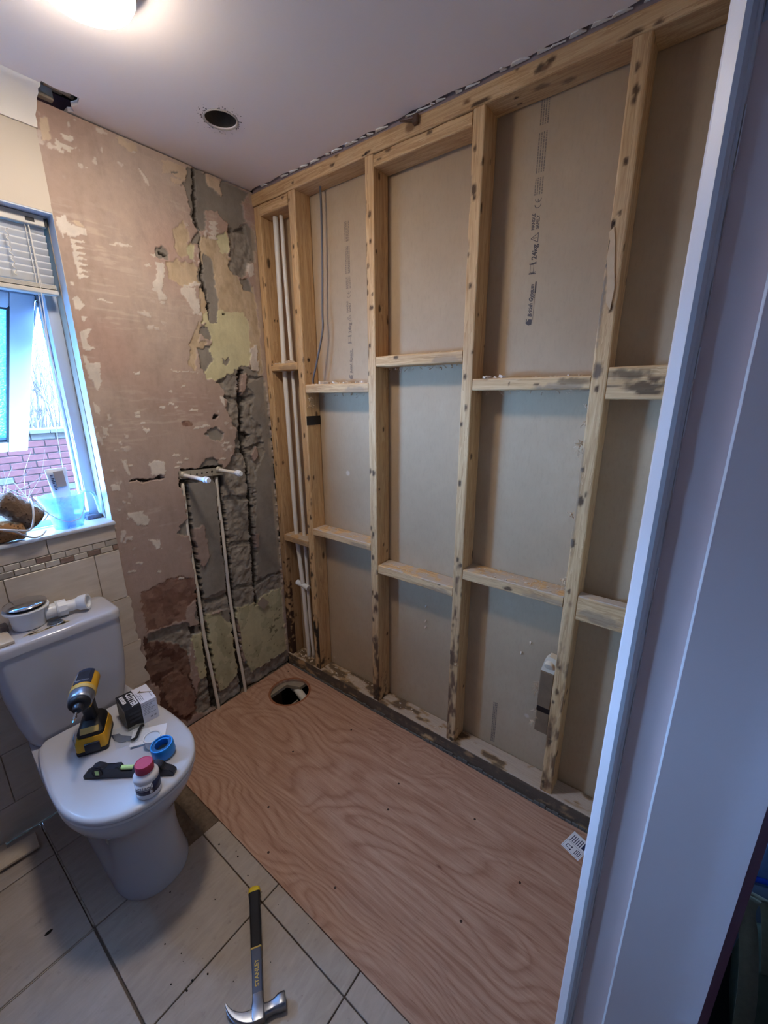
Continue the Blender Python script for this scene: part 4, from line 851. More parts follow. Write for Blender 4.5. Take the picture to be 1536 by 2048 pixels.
# lining board with moulded room-side edge
b = B()
pr_ = [(XJ + .012, -1.636), (XJ + .003, -1.6365), (XJ - .001, -1.6385), (XJ - .0100, -1.6500), (XJ - .0095, -1.6550), (XJ - .006, -1.6585), (XJ - .003, -1.6595), (XJ - .003, -1.6625), (XJ + .0, -1.6635), (XJ + .012, -1.6635)]
prism(b, pr_, 0, 2.06); obj('edge_bead', b, M['white'], lin, 25)
b = B(); box(b, (XJ, -1.7075, 0), (XJ + .012, -1.6636, 1.80)); obj('rebate_board', b, M['lining'], lin)
b = B(); prism(b, [(XJ + .012, -1.7076), (XJ - .012, -1.7076), (XJ - .0135, -1.7095), (XJ - .0135, -1.8165), (XJ + .012, -1.8165)], 0, 1.80); obj('door_stop', b, M['lining'], lin)
b = B(); prism(b, [(XJ - .0135, -1.7092), (XJ - .0122, -1.7066), (XJ - .0105, -1.7072), (XJ - .0105, -1.7092)], 0, 1.80); obj('lit_arris', b, M['white'], lin)  # whiter sliver stands in for window light on the stop's edge
b = B(); box(b, (XJ - .004, -1.8285, 0), (XJ + .06, -1.8168, 2.06)); obj('red_edge', b, M['red'], lin)
b = B(); box(b, (XJ + .002, -1.8165, 1.8005), (XJ + .012, -1.682, 2.06)); obj('bare_frame', b, M['joist'], lin)
b = B(); box(b, (XJ + .003, -1.6815, 1.8005), (XJ + .011, -1.664, 2.06)); obj('grey_gap_filler', b, M['reveal'], lin)
b = B()
for i in range(26):
    z = .05 + 1.7 * i / 26; box(b, (XJ - .0036, -1.6645, z), (XJ + .0005, -1.6632 - .0012 * random.random(), z + .03 + .03 * random.random()))
o = obj('paint_ridge', b, M['white'], lin); o['kind'] = 'stuff'

# left wall (out of view) closes the room
wl = tag(obj('wall_left', (lambda b: (box(b, (-1.86, -1.66, 0), (-1.75, .02, 2.32)), b)[1])(B()), M['hall']), 'unseen grey side wall, darkened to cut bounced light', 'wall', kind='structure')  # out-of-view wall given darker paint to limit bounce into the room
# hall behind the camera
def hallbox(name, lab, cat, a, c, mat):
    b = B(); box(b, a, c); tag(obj(name, b, mat), lab, cat, kind='structure')
hallbox('floor_hall', 'dark hallway floor', 'floor', (-2.6, -3.4, -.03), (1.5, -1.82, -.012), M['dark'])
hallbox('ceiling_hall', 'hallway ceiling', 'ceiling', (-2.6, -3.4, 2.38), (1.5, -1.66, 2.4), M['hall'])
hallbox('wall_hall_back', 'far hallway wall', 'wall', (-2.6, -3.5, -.03), (1.5, -3.4, 2.4), M['hall'])
b = B(); plate(b, [(-3.4, -.03), (-1.74, -.03), (-1.74, 2.38), (-3.4, 2.38)], [[(-2.9, 1.2), (-2.6, 1.2), (-2.6, 1.6), (-2.9, 1.6)]], 0, .1, basis((1.4, 0, 0), (0, 1, 0), (0, 0, 1))); tag(obj('wall_hall_right', b, M['hall']), 'unseen hallway wall with a small opening added to light the hall', 'wall', kind='structure')  # opening added out of view so daylight reaches the hall items
hallbox('wall_hall_left', 'left hallway wall', 'wall', (-2.7, -3.4, -.03), (-2.6, -1.64, 2.4), M['hall'])
hallbox('wall_hall_front', 'hallway wall beside the doorway', 'wall', (.302, -1.74, -.03), (1.5, -1.64, 2.38), M['hall'])
hallbox('wall_hall_side', 'hallway wall on the other side of the doorway', 'wall', (-2.6, -1.74, -.03), (-1.9, -1.64, 2.38), M['hall'])

# ---- floor: diagonal-free grid of cream tiles, lifted ones replaced by old adhesive, void under the board
floor = tag(empty('floor'), 'cream tiled bathroom floor with some tiles lifted', 'floor', kind='structure')
b = B(); plate(b, [(-1.76, .04), (.0, .04), (.0, -1.9), (-1.76, -1.9)], [[(-.46, -.02), (-.012, -.02), (-.012, -.46), (-.46, -.46)]], -.06, -.0085); obj('subfloor', b, M['grout'], floor)
gj = .0035
xs = [-.7575, -.820, -1.150, -1.480, -1.752]; ys = [.0, -.180, -.515, -.850, -1.186, -1.52, -1.88]
for i in range(len(xs) - 1):
    for j in range(len(ys) - 1):
        x1, x0, y1, y0 = xs[i], xs[i + 1], ys[j], ys[j + 1]
        if j == 0: y1 -= .012
        if i == 0 and j <= 1: continue
        a, c = x0 + gj / 2, x1 - gj / 2
        if i == 0: c = x1 - .0005
        if i == 1 and j == 1: c = -.965
        if i == 1 and j == 0: c = -.965
        gg = gj + (.004 if i == 2 or (i == 1 and False) else 0)
        if i == 2: c = x1 - gj / 2 - .003
        b = B(); box(b, (a, y0 + gj / 2, -.009), (c, y1 - gj / 2 - (.003 if (i == 2 and j == 2) else 0), 0), .0012); obj('floor_tile', b, M['floortile'], floor)
# raised grout ribs along the wide joint by the toilet
b = B()
y = -.03
while y > -.51:
    l = .02 + .05 * random.random(); box(b, (-1.1525, max(-.512, y - l), -.008), (-1.1485, y, .0012 + .001 * random.random()), .0006); y -= l + .004
o = obj('grout_rib', b, plain('pale_grout', (176, 164, 146), .9, var=.2), floor); o['kind'] = 'stuff'
b = B(); box(b, (-1.48, -.5195, -.008), (-1.153, -.5165, .0012), .0006); obj('grout_strip', b, plain('pale_grout_b', (176, 164, 146), .9, var=.2), floor)
def rough_patch(x0, x1, y0, y1, name):
    n, m = 26, 60; vs = []; P = np.array([[x0 + (x1 - x0) * i / n, y0 + (y1 - y0) * j / m, 0] for j in range(m + 1) for i in range(n + 1)])
    h = -.006 + (fbm(P + 3, 55, 4) - .5) * .010 + (np.abs(((P[:, 0] + P[:, 1] * .5) % .022) - .011) < .003) * .002 * (fbm(P, 12, 2) > .5)
    P[:, 2] = np.minimum(h, -.0008)
    f = [(j * (n + 1) + i, j * (n + 1) + i + 1, (j + 1) * (n + 1) + i + 1, (j + 1) * (n + 1) + i) for j in range(m) for i in range(n)]
    me = bpy.data.meshes.new(name); me.from_pydata([tuple(p) for p in P], [], f); link(name, me, M['adhesive'], floor, True)
rough_patch(-.816, -.757, -.512, -.0, 'adhesive_patch'); rough_patch(-.963, -.826, -.512, -.0, 'adhesive_patch')
# floor void under the round hole
b = B(); box(b, (-.50, -.5, -.32), (.02, .04, -.30)); box(b, (-.48, -.012, -.30), (.0, .03, -.06)); box(b, (-.012, -.48, -.30), (.01, .0, -.06)); box(b, (-.49, -.48, -.3), (-.462, 0, -.06)); box(b, (-.48, -.49, -.3), (.0, -.462, -.06)); obj('void_wall', b, M['dark'], floor)
b = B(); box(b, (-.46, -.085, -.29), (-.13, -.045, -.03)); obj('joist', b, M['joist'], floor)
b = B(); plate(b, [(-.45, -.024), (-.02, -.024), (-.02, -.20), (-.095, -.20), (-.125, -.128), (-.45, -.128)], [], -.03, -.012); obj('chipboard_edge', b, M['concrete'], floor)
b = B(); box(b, (-.46, -.222, -.20), (-.13, -.214, -.06)); obj('batten', b, M['concrete'], floor)
b = B(); tube(b, [(-.082, -.140, -.046), (-.114, -.25, -.047), (-.165, -.44, -.050)], .0195, 20); tube(b, [(-.072, -.105, -.046), (-.085, -.150, -.046)], .0235, 20); wp = obj('waste_pipe', b, M['pipew'], None, 60); tag(wp, 'white waste pipe seen through the round hole in the plywood', 'pipe')

# ================================================================== WINDOW AND WHAT IS OUTSIDE
win = tag(empty('window_1'), 'white plastic window with a top-hung sash swung outwards', 'window', kind='structure')
WX0, WX1 = -1.549, -.7435
pv = M['pvcw']
def bar(name, a, b_, par, mat=None, bev=.004):
    b = B(); box(b, a, b_, bev, 2); return obj(name, b, mat or pv, par, 40)
bar('frame_jamb', (-.7785, .10, 1.034), (WX1, .165, 2.005), win); bar('frame_jamb', (WX0, .10, 1.034), (WX0 + .035, .165, 2.005), win)
bar('frame_head', (WX0 + .035, .10, 1.970), (-.7785, .165, 2.005), win); bar('frame_sill', (WX0 + .035, .10, 1.034), (-.7785, .165, 1.060), win); bar('frame_transom', (WX0 + .035, .10, 1.795), (-.7785, .165, 1.838), win)
bar('frame_bead', (-.7865, .135, 1.060), (-.7785, .16, 1.795), win)
b = B(); box(b, (WX0 + .035, .128, 1.838), (-.7785, .134, 1.970)); obj('fanlight_pane', b, M['glass'], win)
sth = math.radians(44.5); SL = .765
smx = basis((0, .13, 1.79), (1, 0, 0), (0, -math.sin(sth), math.cos(sth)))
sash = empty('sash', (0, 0, 0), 0, win)
def sbox(name, a, b_, mat, bev=.006):
    b = B(); box(b, a, b_, bev, 2, smx); return obj(name, b, mat, sash, 40)
sx0, sx1 = WX0 + .045, -.793
sbox('stile', (sx1 - .066, -SL, -.055), (sx1, 0, 0), pv); sbox('stile', (sx0, -SL, -.055), (sx0 + .066, 0, 0), pv)
sbox('rail', (sx0 + .066, -.06, -.055), (sx1 - .066, 0, -.001), pv); sbox('rail', (sx0 + .066, -SL, -.055), (sx1 - .066, -SL + .066, -.001), pv)
for a, c in (((sx1 - .072, -SL + .060, -.010), (sx1 - .064, -.054, -.002)), ((sx0 + .066, -SL + .062, -.010), (sx1 - .07, -SL + .070, -.002)), ((sx0 + .066, -.066, -.010), (sx1 - .07, -.058, -.002))): sbox('gasket', a, c, M['gasket'], .001)
sbox('pane', (sx0 + .06, -SL + .06, -.030), (sx1 - .06, -.054, -.024), M['glass'], 0)
b = B(); box(b, (-.7930, .135, 1.778), (-.786, .150, 1.795)); tube(b, [(-.790, .14, 1.775), (-.790, .30, 1.66)], .004, 6); obj('friction_stay', b, M['steel'], win)

# venetian blind
bl = thing('venetian_blind', 'white venetian blind half raised at the top of the window', 'blind', (-1.15, .06, 1.80))
BX0, BX1 = -1.54, -.752
b = B(); box(b, (BX0, .035, 1.975), (BX1, .075, 2.004), .002); obj('head_rail', b, M['blindg'], bl)
b = B(); box(b, (BX1 - .052, .0335, 1.983), (BX1 - .03, .036, 1.993)); obj('lock_slot', b, M['gasket'], bl)
b = B(); box(b, (BX1 - .006, .034, 1.976), (BX1 + .0005, .0355, 1.999)); obj('end_slot', b, M['gasket'], bl)
slm = None
for i in range(8):
    z = 1.963 - .0188 * i
    b = B(); pr = []
    for k in range(7):
        u = (k - 3) / 3; pr.append((.058 + .0070 * u * 1.0, -.0112 * u - .0015 * (1 - u * u)))
    pr2 = [(y + .0006, zz + .0003) for y, zz in pr[::-1]]
    rings(b, [[Vector((x, y, z + zz)) for y, zz in pr + pr2] for x in (BX0 + .004, BX1 - .004)]); obj('slat', b, M['blind'], bl, True)
b = B()
for k in range(5): box(b, (BX0 + .004, .044 + .0005 * k, 1.803 + k * .0026), (BX1 - .004, .071, 1.8048 + k * .0026))
o = obj('gathered_slats', b, M['blindg'], bl)
b = B(); box(b, (BX0, .044, 1.786), (BX1, .072, 1.801), .003); obj('bottom_rail', b, M['blindg'], bl)
for x in (-.795, -1.15, -1.49):
    b = B(); tube(b, [(x, .046, 1.98), (x, .044, 1.80)], .0009, 5); obj('ladder_cord', b, M['cord'], bl)
b = B(); pts = [(-.855 + .0035 * math.cos(i * 1.1), .038 + .0035 * math.sin(i * 1.1), 1.95 - .0032 * i) for i in range(40)]
tube(b, pts, .0014, 5); obj('tilt_chain', b, M['cord'], bl)
b = B(); pts = smooth_path([(-.797, .043, 1.985), (-.799, .045, 1.80), (-.806, .055, 1.62), (-.803, .045, 1.495), (-.800, .03, 1.30), (-.808, .005, 1.162), (-.833, -.019, 1.083), (-.862, -.0225, 1.066), (-.889, -.021, 1.071), (-.927, -.018, 1.108), (-.95, .0, 1.15)], 8); tube(b, pts, .0014, 5); obj('pull_cord', b, M['cord'], bl)
b = B(); pts = smooth_path([(-.805, .044, 1.985), (-.806, .05, 1.78), (-.812, .06, 1.6), (-.83, .075, 1.35), (-.838, .07, 1.18), (-.84, .060, 1.15)], 8); tube(b, pts, .0012, 5); obj('pull_cord', b, M['cord'], bl)

# garden wall of single bricks, ground, bare shrubs
gw = thing('garden_wall', 'red brick garden wall seen through the window', 'wall', (-1.3, 4.2, -.5))
b = B(); box(b, (-3.2, 4.215, -.5), (.9, 4.40, 1.09)); obj('mortar_core', b, M['mortar'], gw)
brk = {}
for nm, mk in (('brick', 'brick'), ('brick_b', 'brick2')):
    b = B(); box(b, (-.1075, 0, 0), (.1075, .05, .0645), .004); me = bpy.data.meshes.new(nm); bmesh.ops.recalc_face_normals(b, faces=b.faces); b.to_mesh(me); b.free(); me.materials.append(M[mk]); brk[nm] = me
row = 0; z = .34
while z < 1.03:
    x = -1.35 + (.1125 if row % 2 else 0)
    while x < .45:
        o = bpy.data.objects.new('brick', brk['brick_b' if random.random() < .2 else 'brick']); COL.objects.link(o); o.parent = gw
        o.location = (x + 1.3, .0 + .004 * random.random(), z + .5); o.rotation_euler = (0, 0, (random.random() - .5) * .01); x += .225
    z += .0745; row += 1
for i in range(22):
    b = B(); box(b, (-3.2 + .188 * i, 4.17, 1.075), (-3.2 + .188 * i + .18, 4.42, 1.125), .006); obj('coping_brick', b, M['brick2'], gw)
b = B(); box(b, (-8, .27, -.6), (6, 14, -.5)); tag(obj('garden_ground', b, M['ground']), 'garden ground outside', 'ground', kind='structure')
def shrub(x, y, h, n, spread, seed, label):
    random.seed(seed); b = B()
    for i in range(n):
        a = random.random() * 2 * PI; dx = math.cos(a) * spread * random.random(); dy = math.sin(a) * .25 * random.random()
        p0 = Vector((x + (random.random() - .5) * spread * .6, y + (random.random() - .5) * .15, -.45)); p3 = p0 + Vector((dx, dy, h * (.7 + .5 * random.random())))
        pts = smooth_path([p0, p0.lerp(p3, .35) + Vector((random.random() - .5, 0, 0)) * .2, p0.lerp(p3, .7) + Vector((random.random() - .5, 0, 0)) * .25, p3], 4)
        tube(b, pts, .010 + .008 * random.random(), 4, rfun=lambda t: 1 - .8 * t)
        for k in range(6):
            q = pts[3 + int(random.random() * (len(pts) - 4))]; e = q + Vector(((random.random() - .5) * .6, (random.random() - .5) * .3, .1 + .4 * random.random()))
            tube(b, [q, q.lerp(e, .5) + Vector((random.random() - .5, 0, random.random() - .5)) * .08, e], .004, 3, rfun=lambda t: 1 - .7 * t)
    o = obj('bare_shrub', b, M['twig']); tag(o, label, 'shrub', 'bare shrubs outside'); return o
shrub(-.15, 4.75, 2.9, 70, 1.3, 3, 'tangled bare shrub just behind the brick garden wall')
shrub(.35, 5.4, 3.2, 60, 1.4, 5, 'taller bare shrub farther behind the brick garden wall')
shrub(-.30, 3.9, 1.1, 6, .35, 9, 'few thin bare stems in front of the brick garden wall')
random.seed(11)

# ================================================================== ON THE WINDOW SILL
SZ = 1.0345
jg = thing('measuring_jug', 'translucent measuring jug holding a tube on the window sill', 'jug', (-.862, .038, SZ))
b = B(); prof = []
def jr(t): return .041 + .020 * t ** .8
rl = []
for inner in (0, 1):
    for k in range(9):
        t = k / 8 if not inner else 1 - k / 8
        if inner and k == 8: t = .02
        r = jr(t) - (.0014 if inner else 0); zz = SZ + .116 * t + (.002 if inner and k == 8 else 0); ring = []
        for i in range(40):
            a = 2 * PI * i / 40; sp = max(0, math.cos(a - PI)) ** 14 * .020 * max(0, (t - .55) / .45) ** 1.5
            ring.append(Vector((-.862 + (r + sp) * math.cos(a), .038 + (r + sp) * .92 * math.sin(a), zz + sp * .25)))
        rl.append(ring)
rings(b, rl); obj('vessel', b, M['jug'], jg, True)
b = B(); pts = smooth_path([(-.803, .04, SZ + .112), (-.785, .045, SZ + .114), (-.766, .052, SZ + .098), (-.757, .06, SZ + .06), (-.752, .066, SZ + .022)], 5)
out = []
for p in pts: out.append([Vector(p) + Vector(q) for q in ((.0, -.011, .003), (.0, .011, .003), (-.004, .011, -.003), (-.004, -.011, -.003))])
rings(b, out); obj('handle', b, M['jug'], jg, True)
tb = thing('toiletry_tube', 'white and blue tube standing on its cap in the jug', 'tube', (-.863, .036, SZ + .003))
b = B(); lathe(b, [(.019, SZ + .0035), (.020, SZ + .006), (.019, SZ + .030), (.0, SZ + .030)], 24, T(-.863, .034, 0)); obj('cap', b, M['tubeb'], tb, 40)
b = B(); rl = []
for k in range(9):
    t = k / 8; a_ = .0205 + .0095 * t; c_ = .0195 * (1 - t) + .0022 * t
    rl.append([Vector((-.863 - .003 * t + a_ * math.cos(2 * PI * i / 28), .034 + .006 * t + c_ * math.sin(2 * PI * i / 28), SZ + .0305 + .175 * t)) for i in range(28)])
rings(b, rl); obj('body', b, M['tubew'], tb, True)
b = B(); box(b, (-.0075, .115, 0), (.021, .168, .0015), mx=basis((-.866, .0112, SZ + .03), (1, .12, 0), (0, .14, 1))); obj('tan_panel', b, M['tubeg'], tb)
b = B()
for k in range(5): box(b, (-.021 + .001 * k, .155 - .011 * k, 0), (-.013 + .001 * k, .158 - .011 * k, .0012), mx=basis((-.866, .0112, SZ + .03), (1, -.05, 0), (0, .14, 1))); box(b, (-.021 + .001 * k, .150 - .011 * k, 0), (-.015 + .001 * k, .153 - .011 * k, .0012), mx=basis((-.866, .0112, SZ + .03), (1, -.05, 0), (0, .14, 1)))
obj('print', b, M['inkb'], tb)
b = B(); box(b, (-.796, .070, SZ), (-.748, .096, SZ + .016), .005, 2); o = obj('pumice_block', b, M['bristle'], None, 40); tag(o, 'grey speckled pumice block beside the jug on the sill', 'pumice stone')
def sponge(name, p0, p1, r, mat, seed, label, squash=1.0):
    p0 = Vector(p0); p1 = Vector(p1); x, y, d = frame_of(p1 - p0); L = (p1 - p0).length; n, s = 28, 40; rl = []
    for k in range(n + 1):
        t = k / n; e = min(t, 1 - t) * L; rr = r * (1 if e > r * .45 else math.sqrt(max(0.01, 1 - ((r * .45 - e) / (r * .45)) ** 2 * .75)))
        if k in (0, n): rr *= .6
        rl.append([p0 + d * (L * t) + (x * math.cos(2 * PI * i / s) + y * math.sin(2 * PI * i / s) * squash) * rr for i in range(s)])
    b = B(); rings(b, rl); P = np.array([v.co[:] for v in b.verts]); h = (fbm(P + seed, 55, 3) - .5) * .010 + (fbm(P + seed, 220, 2) - .5) * .004
    b.normal_update()
    bmesh.ops.recalc_face_normals(b, faces=b.faces)
    b.normal_update()
    for v, q in zip(b.verts, h): v.co += v.normal * q
    t = thing(name, label, 'sponge', (p0 + p1) / 2 - Vector((0, 0, r)), group='bath sponges with cords')
    obj('body', b, M[mat], t, True); return t
s1 = sponge('bath_sponge', (-1.035, .010, 1.172), (-.950, -.002, 1.080), .036, 'sponge1', 1, 'brown pitted sponge leaning diagonally on the sill with looped white cord')
b = B(); tube(b, smooth_path([(-.958, .036, 1.120), (-.955, .02, 1.155), (-.962, -.028, 1.135), (-.972, -.048, 1.10), (-.985, -.048, 1.072), (-1.01, -.045, 1.075), (-1.05, -.03, 1.085), (-1.09, .0, 1.09)], 6), .0030, 6); obj('cord', b, M['cord'], s1, True)
b = B(); tube(b, smooth_path([(-.95, .03, 1.13), (-.93, .035, 1.11), (-.915, .03, 1.095), (-.93, .04, 1.07)], 6), .0028, 6); obj('cord', b, M['cord'], s1, True)
s2 = sponge('bath_sponge', (-1.12, .008, 1.0715), (-.985, .004, 1.0675), .034, 'sponge2', 5, 'tan sponge lying flat on the sill under the brown one', .95)
b = B(); tube(b, smooth_path([(-1.045, -.032, 1.082), (-1.02, -.036, 1.072), (-.995, -.037, 1.050), (-.975, -.033, 1.040), (-.955, -.028, 1.042), (-.94, -.012, 1.05)], 6), .0030, 6); obj('cord', b, M['cord'], s2, True)

# ================================================================== TOILET
TX = -.977
tl = thing('toilet', 'white close-coupled toilet with lid down, covered in tools', 'toilet', (TX, -.3, 0))
def dshape(cx, hw, yb, yf, n=56, ex=2.25, bw=None):
    """outline with straight back and rounded front (front towards -y)"""
    ym = yf + hw * 1.18; pts = []; bw = hw * .86 if bw is None else bw
    for i in range(n + 1):
        a = PI * i / n; c, s = math.cos(a), math.sin(a)
        pts.append((cx + hw * abs(c) ** (2 / ex) * (1 if c > 0 else -1), ym - (ym - yf) * abs(s) ** (2 / ex)))
    m = 10
    lp = pts[-1]; L1 = [(cx - hw + (hw - bw) * (k / m) ** 2, lp[1] + (yb - .02 - lp[1]) * k / m) for k in range(1, m + 1)]
    back = [(cx - bw + .018, yb), (cx, yb), (cx + bw - .018, yb)]
    R1 = [(cx + hw - (hw - bw) * (k / m) ** 2, lp[1] + (yb - .02 - lp[1]) * k / m) for k in range(m, 0, -1)]
    return pts + L1 + back + R1
def loft(b, secs, cap=True):
    rings(b, [[Vector((x, y, z)) for x, y in pl] for z, pl in secs], cap)
b = B(); FX = -.968
loft(b, [(.0, dshape(FX, .106, -.10, -.578, bw=.10)), (.012, dshape(FX, .108, -.10, -.580, bw=.10)), (.03, dshape(FX, .103, -.10, -.572, bw=.10)), (.09, dshape(FX, .095, -.10, -.560, bw=.095)), (.15, dshape(FX - .001, .093, -.10, -.556, bw=.095)), (.21, dshape(FX - .002, .098, -.10, -.560, bw=.10)),
         (.26, dshape(FX - .004, .116, -.09, -.578, bw=.11)), (.30, dshape(FX - .006, .140, -.08, -.606, bw=.125)), (.34, dshape(TX, .161, -.06, -.636, bw=.14)), (.375, dshape(TX, .172, -.05, -.655, bw=.15)), (.398, dshape(TX, .1745, -.04, -.660, bw=.15)), (.406, dshape(TX, .171, -.04, -.657, bw=.15))])
obj('pan', b, M['ceramic'], tl, 50)
b = B(); box(b, (FX - .125, -.40, .02), (FX + .125, -.13, .10), .03, 4); bmesh.ops.scale(b, vec=(1, 1, 1), verts=b.verts); b.free()
def lidshape(z, off): return (z, dshape(TX, .1765 + off, -.196 - off * 0, -.668 - off, bw=.150 + off))
b = B(); loft(b, [lidshape(.4065, -.006), lidshape(.409, .0), lidshape(.4165, .0), lidshape(.4185, -.004)]); obj('seat_ring', b, M['seat'], tl, 50)
b = B(); loft(b, [lidshape(.4190, -.005), lidshape(.4205, .0005), lidshape(.4275, .0005), lidshape(.4320, -.003), lidshape(.4345, -.012), lidshape(.4350, -.05)]); obj('lid', b, M['seat'], tl, 50)
b = B()
for sx in (-.075, .075): cone(b, (TX + sx - .02, -.208, .4395), (TX + sx + .02, -.208, .4395), .0055, seg=12)
b.free()
CX = -.998
def rrect(cx, hw, y0, y1, r, n=7):
    pts = []
    for (px, py, a0) in ((cx + hw - r, y1 - r, 0), (cx - hw + r, y1 - r, PI / 2), (cx - hw + r, y0 + r, PI), (cx + hw - r, y0 + r, 1.5 * PI)):
        for i in range(n + 1): pts.append((px + r * math.cos(a0 + PI / 2 * i / n), py + r * math.sin(a0 + PI / 2 * i / n)))
    return pts
b = B(); loft(b, [(.395, rrect(CX, .118, -.175, -.03, .04)), (.402, rrect(CX, .128, -.181, -.022, .04)), (.43, rrect(CX, .138, -.186, -.018, .038)), (.50, rrect(CX, .152, -.188, -.016, .036)), (.60, rrect(CX, .163, -.187, -.016, .034)), (.70, rrect(CX, .168, -.185, -.016, .032)), (.7405, rrect(CX, .169, -.184, -.016, .032))]); obj('cistern', b, M['ceramic'], tl, 50)
b = B(); loft(b, [(.7415, rrect(CX, .168, -.184, -.015, .03)), (.743, rrect(CX, .173, -.189, -.0135, .034)), (.762, rrect(CX, .173, -.189, -.0135, .034)), (.770, rrect(CX, .170, -.186, -.015, .032)), (.7745, rrect(CX, .162, -.178, -.020, .028)), (.776, rrect(CX, .10, -.13, -.05, .02))]); obj('cistern_lid', b, M['ceramic'], tl, 50)
LZ = .776
b = B(); lathe(b, [(.021, LZ - .001), (.0215, LZ + .002), (.019, LZ + .0035), (.0175, LZ + .002), (.010, LZ + .0035), (.0005, LZ + .004)], 32, T(-.996, -.128, 0)); obj('flush_button', b, M['chrome'], tl, True)
b = B()
for i in range(26):
    a = random.random() * 2 * PI; r = .004 + .012 * random.random(); cx_, cy_ = -1.075 + .11 * random.random(), -.13 - .025 * random.random()
    r *= .7; prism(b, [(r * (.5 + .7 * random.random()) * 1.6 * math.cos(t), r * (.5 + .7 * random.random()) * .6 * math.sin(t)) for t in (0, .9, 1.9, 2.8, 3.7, 4.8, 5.6)], 0, .0006, T(cx_, cy_, LZ - .0006))
o = obj('lime_stain', b, plain('dust_stain', (186, 174, 150), .9, var=.15), tl); o['kind'] = 'stuff'

# on the cistern
tr = thing('shower_trap', 'white shower waste trap with chrome cap and side pipe on the cistern', 'waste trap', (-1.049, -.082, LZ))
TM = T(-1.049, -.084, LZ)
b = B(); lathe(b, [(.0, .0005), (.036, .0005), (.041, .003), (.043, .010), (.0455, .050), (.0475, .056), (.0565, .059), (.058, .063), (.0565, .0665), (.047, .0665), (.046, .060), (.0, .058)], 48, TM); obj('body', b, M['pvc'], tr, 40)
b = B(); lathe(b, [(.044, .0665), (.044, .0745), (.02, .0745)], 40, TM, cap=False); obj('gap', b, M['black'], tr, 40)
b = B(); lathe(b, [(.0, .0745), (.052, .0745), (.0545, .0765), (.0535, .0785), (.040, .0835), (.02, .0862), (.0005, .087)], 48, TM); obj('chrome_cap', b, M['chrome'], tr, 50)
ax = Vector((1, -.12, 0)).normalized(); c0 = Vector((-1.049, -.084, LZ + .028))
b = B(); cone(b, c0 + ax * .040, c0 + ax * .066, .0245, .0225, 24); cone(b, c0 + ax * .060, c0 + ax * .076, .0235, .0235, 24); obj('outlet', b, M['pvc'], tr, 40)
b = B(); cone(b, c0 + ax * .074, c0 + ax * .098, .0275, .0265, 10); cone(b, c0 + ax * .070, c0 + ax * .076, .0265, .0285, 24); obj('union_nut', b, M['pvc'], tr, 30)
b = B(); e0 = c0 + ax * .099; ex = e0 + ax * .034; d2 = (ax + Vector((.25, -.75, .12))).normalized(); tube(b, [e0 - ax * .004, e0 + ax * .015, ex - ax * .004, ex + d2 * .006], .0185, 24); obj('elbow', b, M['pvc'], tr, 40)
b = B(); p0 = ex - d2 * .008; p1 = ex + d2 * .026; x_, y_, _ = frame_of(d2); R = lambda p, r: [p + (x_ * math.cos(2 * PI * i / 24) + y_ * math.sin(2 * PI * i / 24)) * r for i in range(24)]
rings(b, [R(p0, .0185), R(p0 + d2 * .010, .0245), R(p1, .0262), R(p1, .0195), R(p1 - d2 * .02, .0185), R(p1 - d2 * .0205, .0005)], True); obj('socket', b, M['pvc'], tr, 35)
b = B(); box(b, (-1.225, -.170, 0), (-1.105, -.085, .009), .001, mx=T(0, 0, LZ + .0005)); obj_ = obj('tile_offcut', b, M['offcut'], None); tag(obj_, 'beige tile offcut on the cistern lid beside the trap', 'tile offcut', 'tile offcuts')
b = B(); box(b, (-1.118, -.075, 0), (-1.098, -.045, .022), .003); bmesh.ops.transform(b, matrix=T(0, 0, LZ + .0005), verts=b.verts); o = obj('mortar_lump', b, plain('grey_lump', (128, 116, 106), .9, var=.2, bump=.6), None); tag(o, 'small grey lump of mortar behind the tile offcut', 'rubble')

# ================================================================== TOOLS ON THE TOILET LID  (top of lid z = .435)
Z0 = .4352
# impact driver, nose pointing to the viewer
dr = thing('impact_driver', 'yellow and black cordless impact driver standing on its battery', 'power tool', (-1.006, -.322, Z0), math.atan2(-.89, -.46))
def dl(name, b, mat, smooth=40):
    bmesh.ops.transform(b, matrix=Matrix.Diagonal((1, 1, .915, 1)), verts=b.verts); return obj(name, b, mat, dr, smooth, world=False)
def sec(xc, hx, hy, z, r, n=5): return [Vector((x, y, z)) for x, y in [(p[0], p[1]) for p in rrect2(xc, hx, hy, r, n)]]
def rrect2(cx, hx, hy, r, n=5):
    pts = []
    for (px, py, a0) in ((cx + hx - r, hy - r, 0), (cx - hx + r, hy - r, PI / 2), (cx - hx + r, -hy + r, PI), (cx + hx - r, -hy + r, 1.5 * PI)):
        for i in range(n + 1): pts.append((px + r * math.cos(a0 + PI / 2 * i / n), py + r * math.sin(a0 + PI / 2 * i / n)))
    return pts
b = B(); rings(b, [sec(-.002, .054, .039, 0, .008), sec(-.002, .058, .041, .003, .010), sec(-.002, .058, .041, .014, .010), sec(-.002, .056, .040, .016, .010)]); dl('battery_base', b, M['black'])
b = B(); rings(b, [sec(-.002, .0575, .0405, .0165, .010), sec(-.002, .0575, .0405, .040, .010), sec(-.004, .052, .036, .058, .012)]); dl('battery', b, M['yellow'])
b = B(); box(b, (.044, -.017, .010), (.0600, .023, .044), .004, 2); dl('battery_latch', b, M['charcoal'])
b = B(); rings(b, [sec(-.005, .050, .0345, .0585, .012), sec(-.005, .049, .034, .070, .012), sec(-.010, .040, .027, .084, .014), sec(-.013, .026, .0195, .094, .012)]); dl('foot', b, M['black'])
b = B(); box(b, (-.0095, -.024, -.002), (.0095, .024, .0022), .0015, mx=T(.0372, 0, .0785) @ Matrix.Rotation(.82, 4, 'Y')); dl('foot_badge', b, M['buff'])
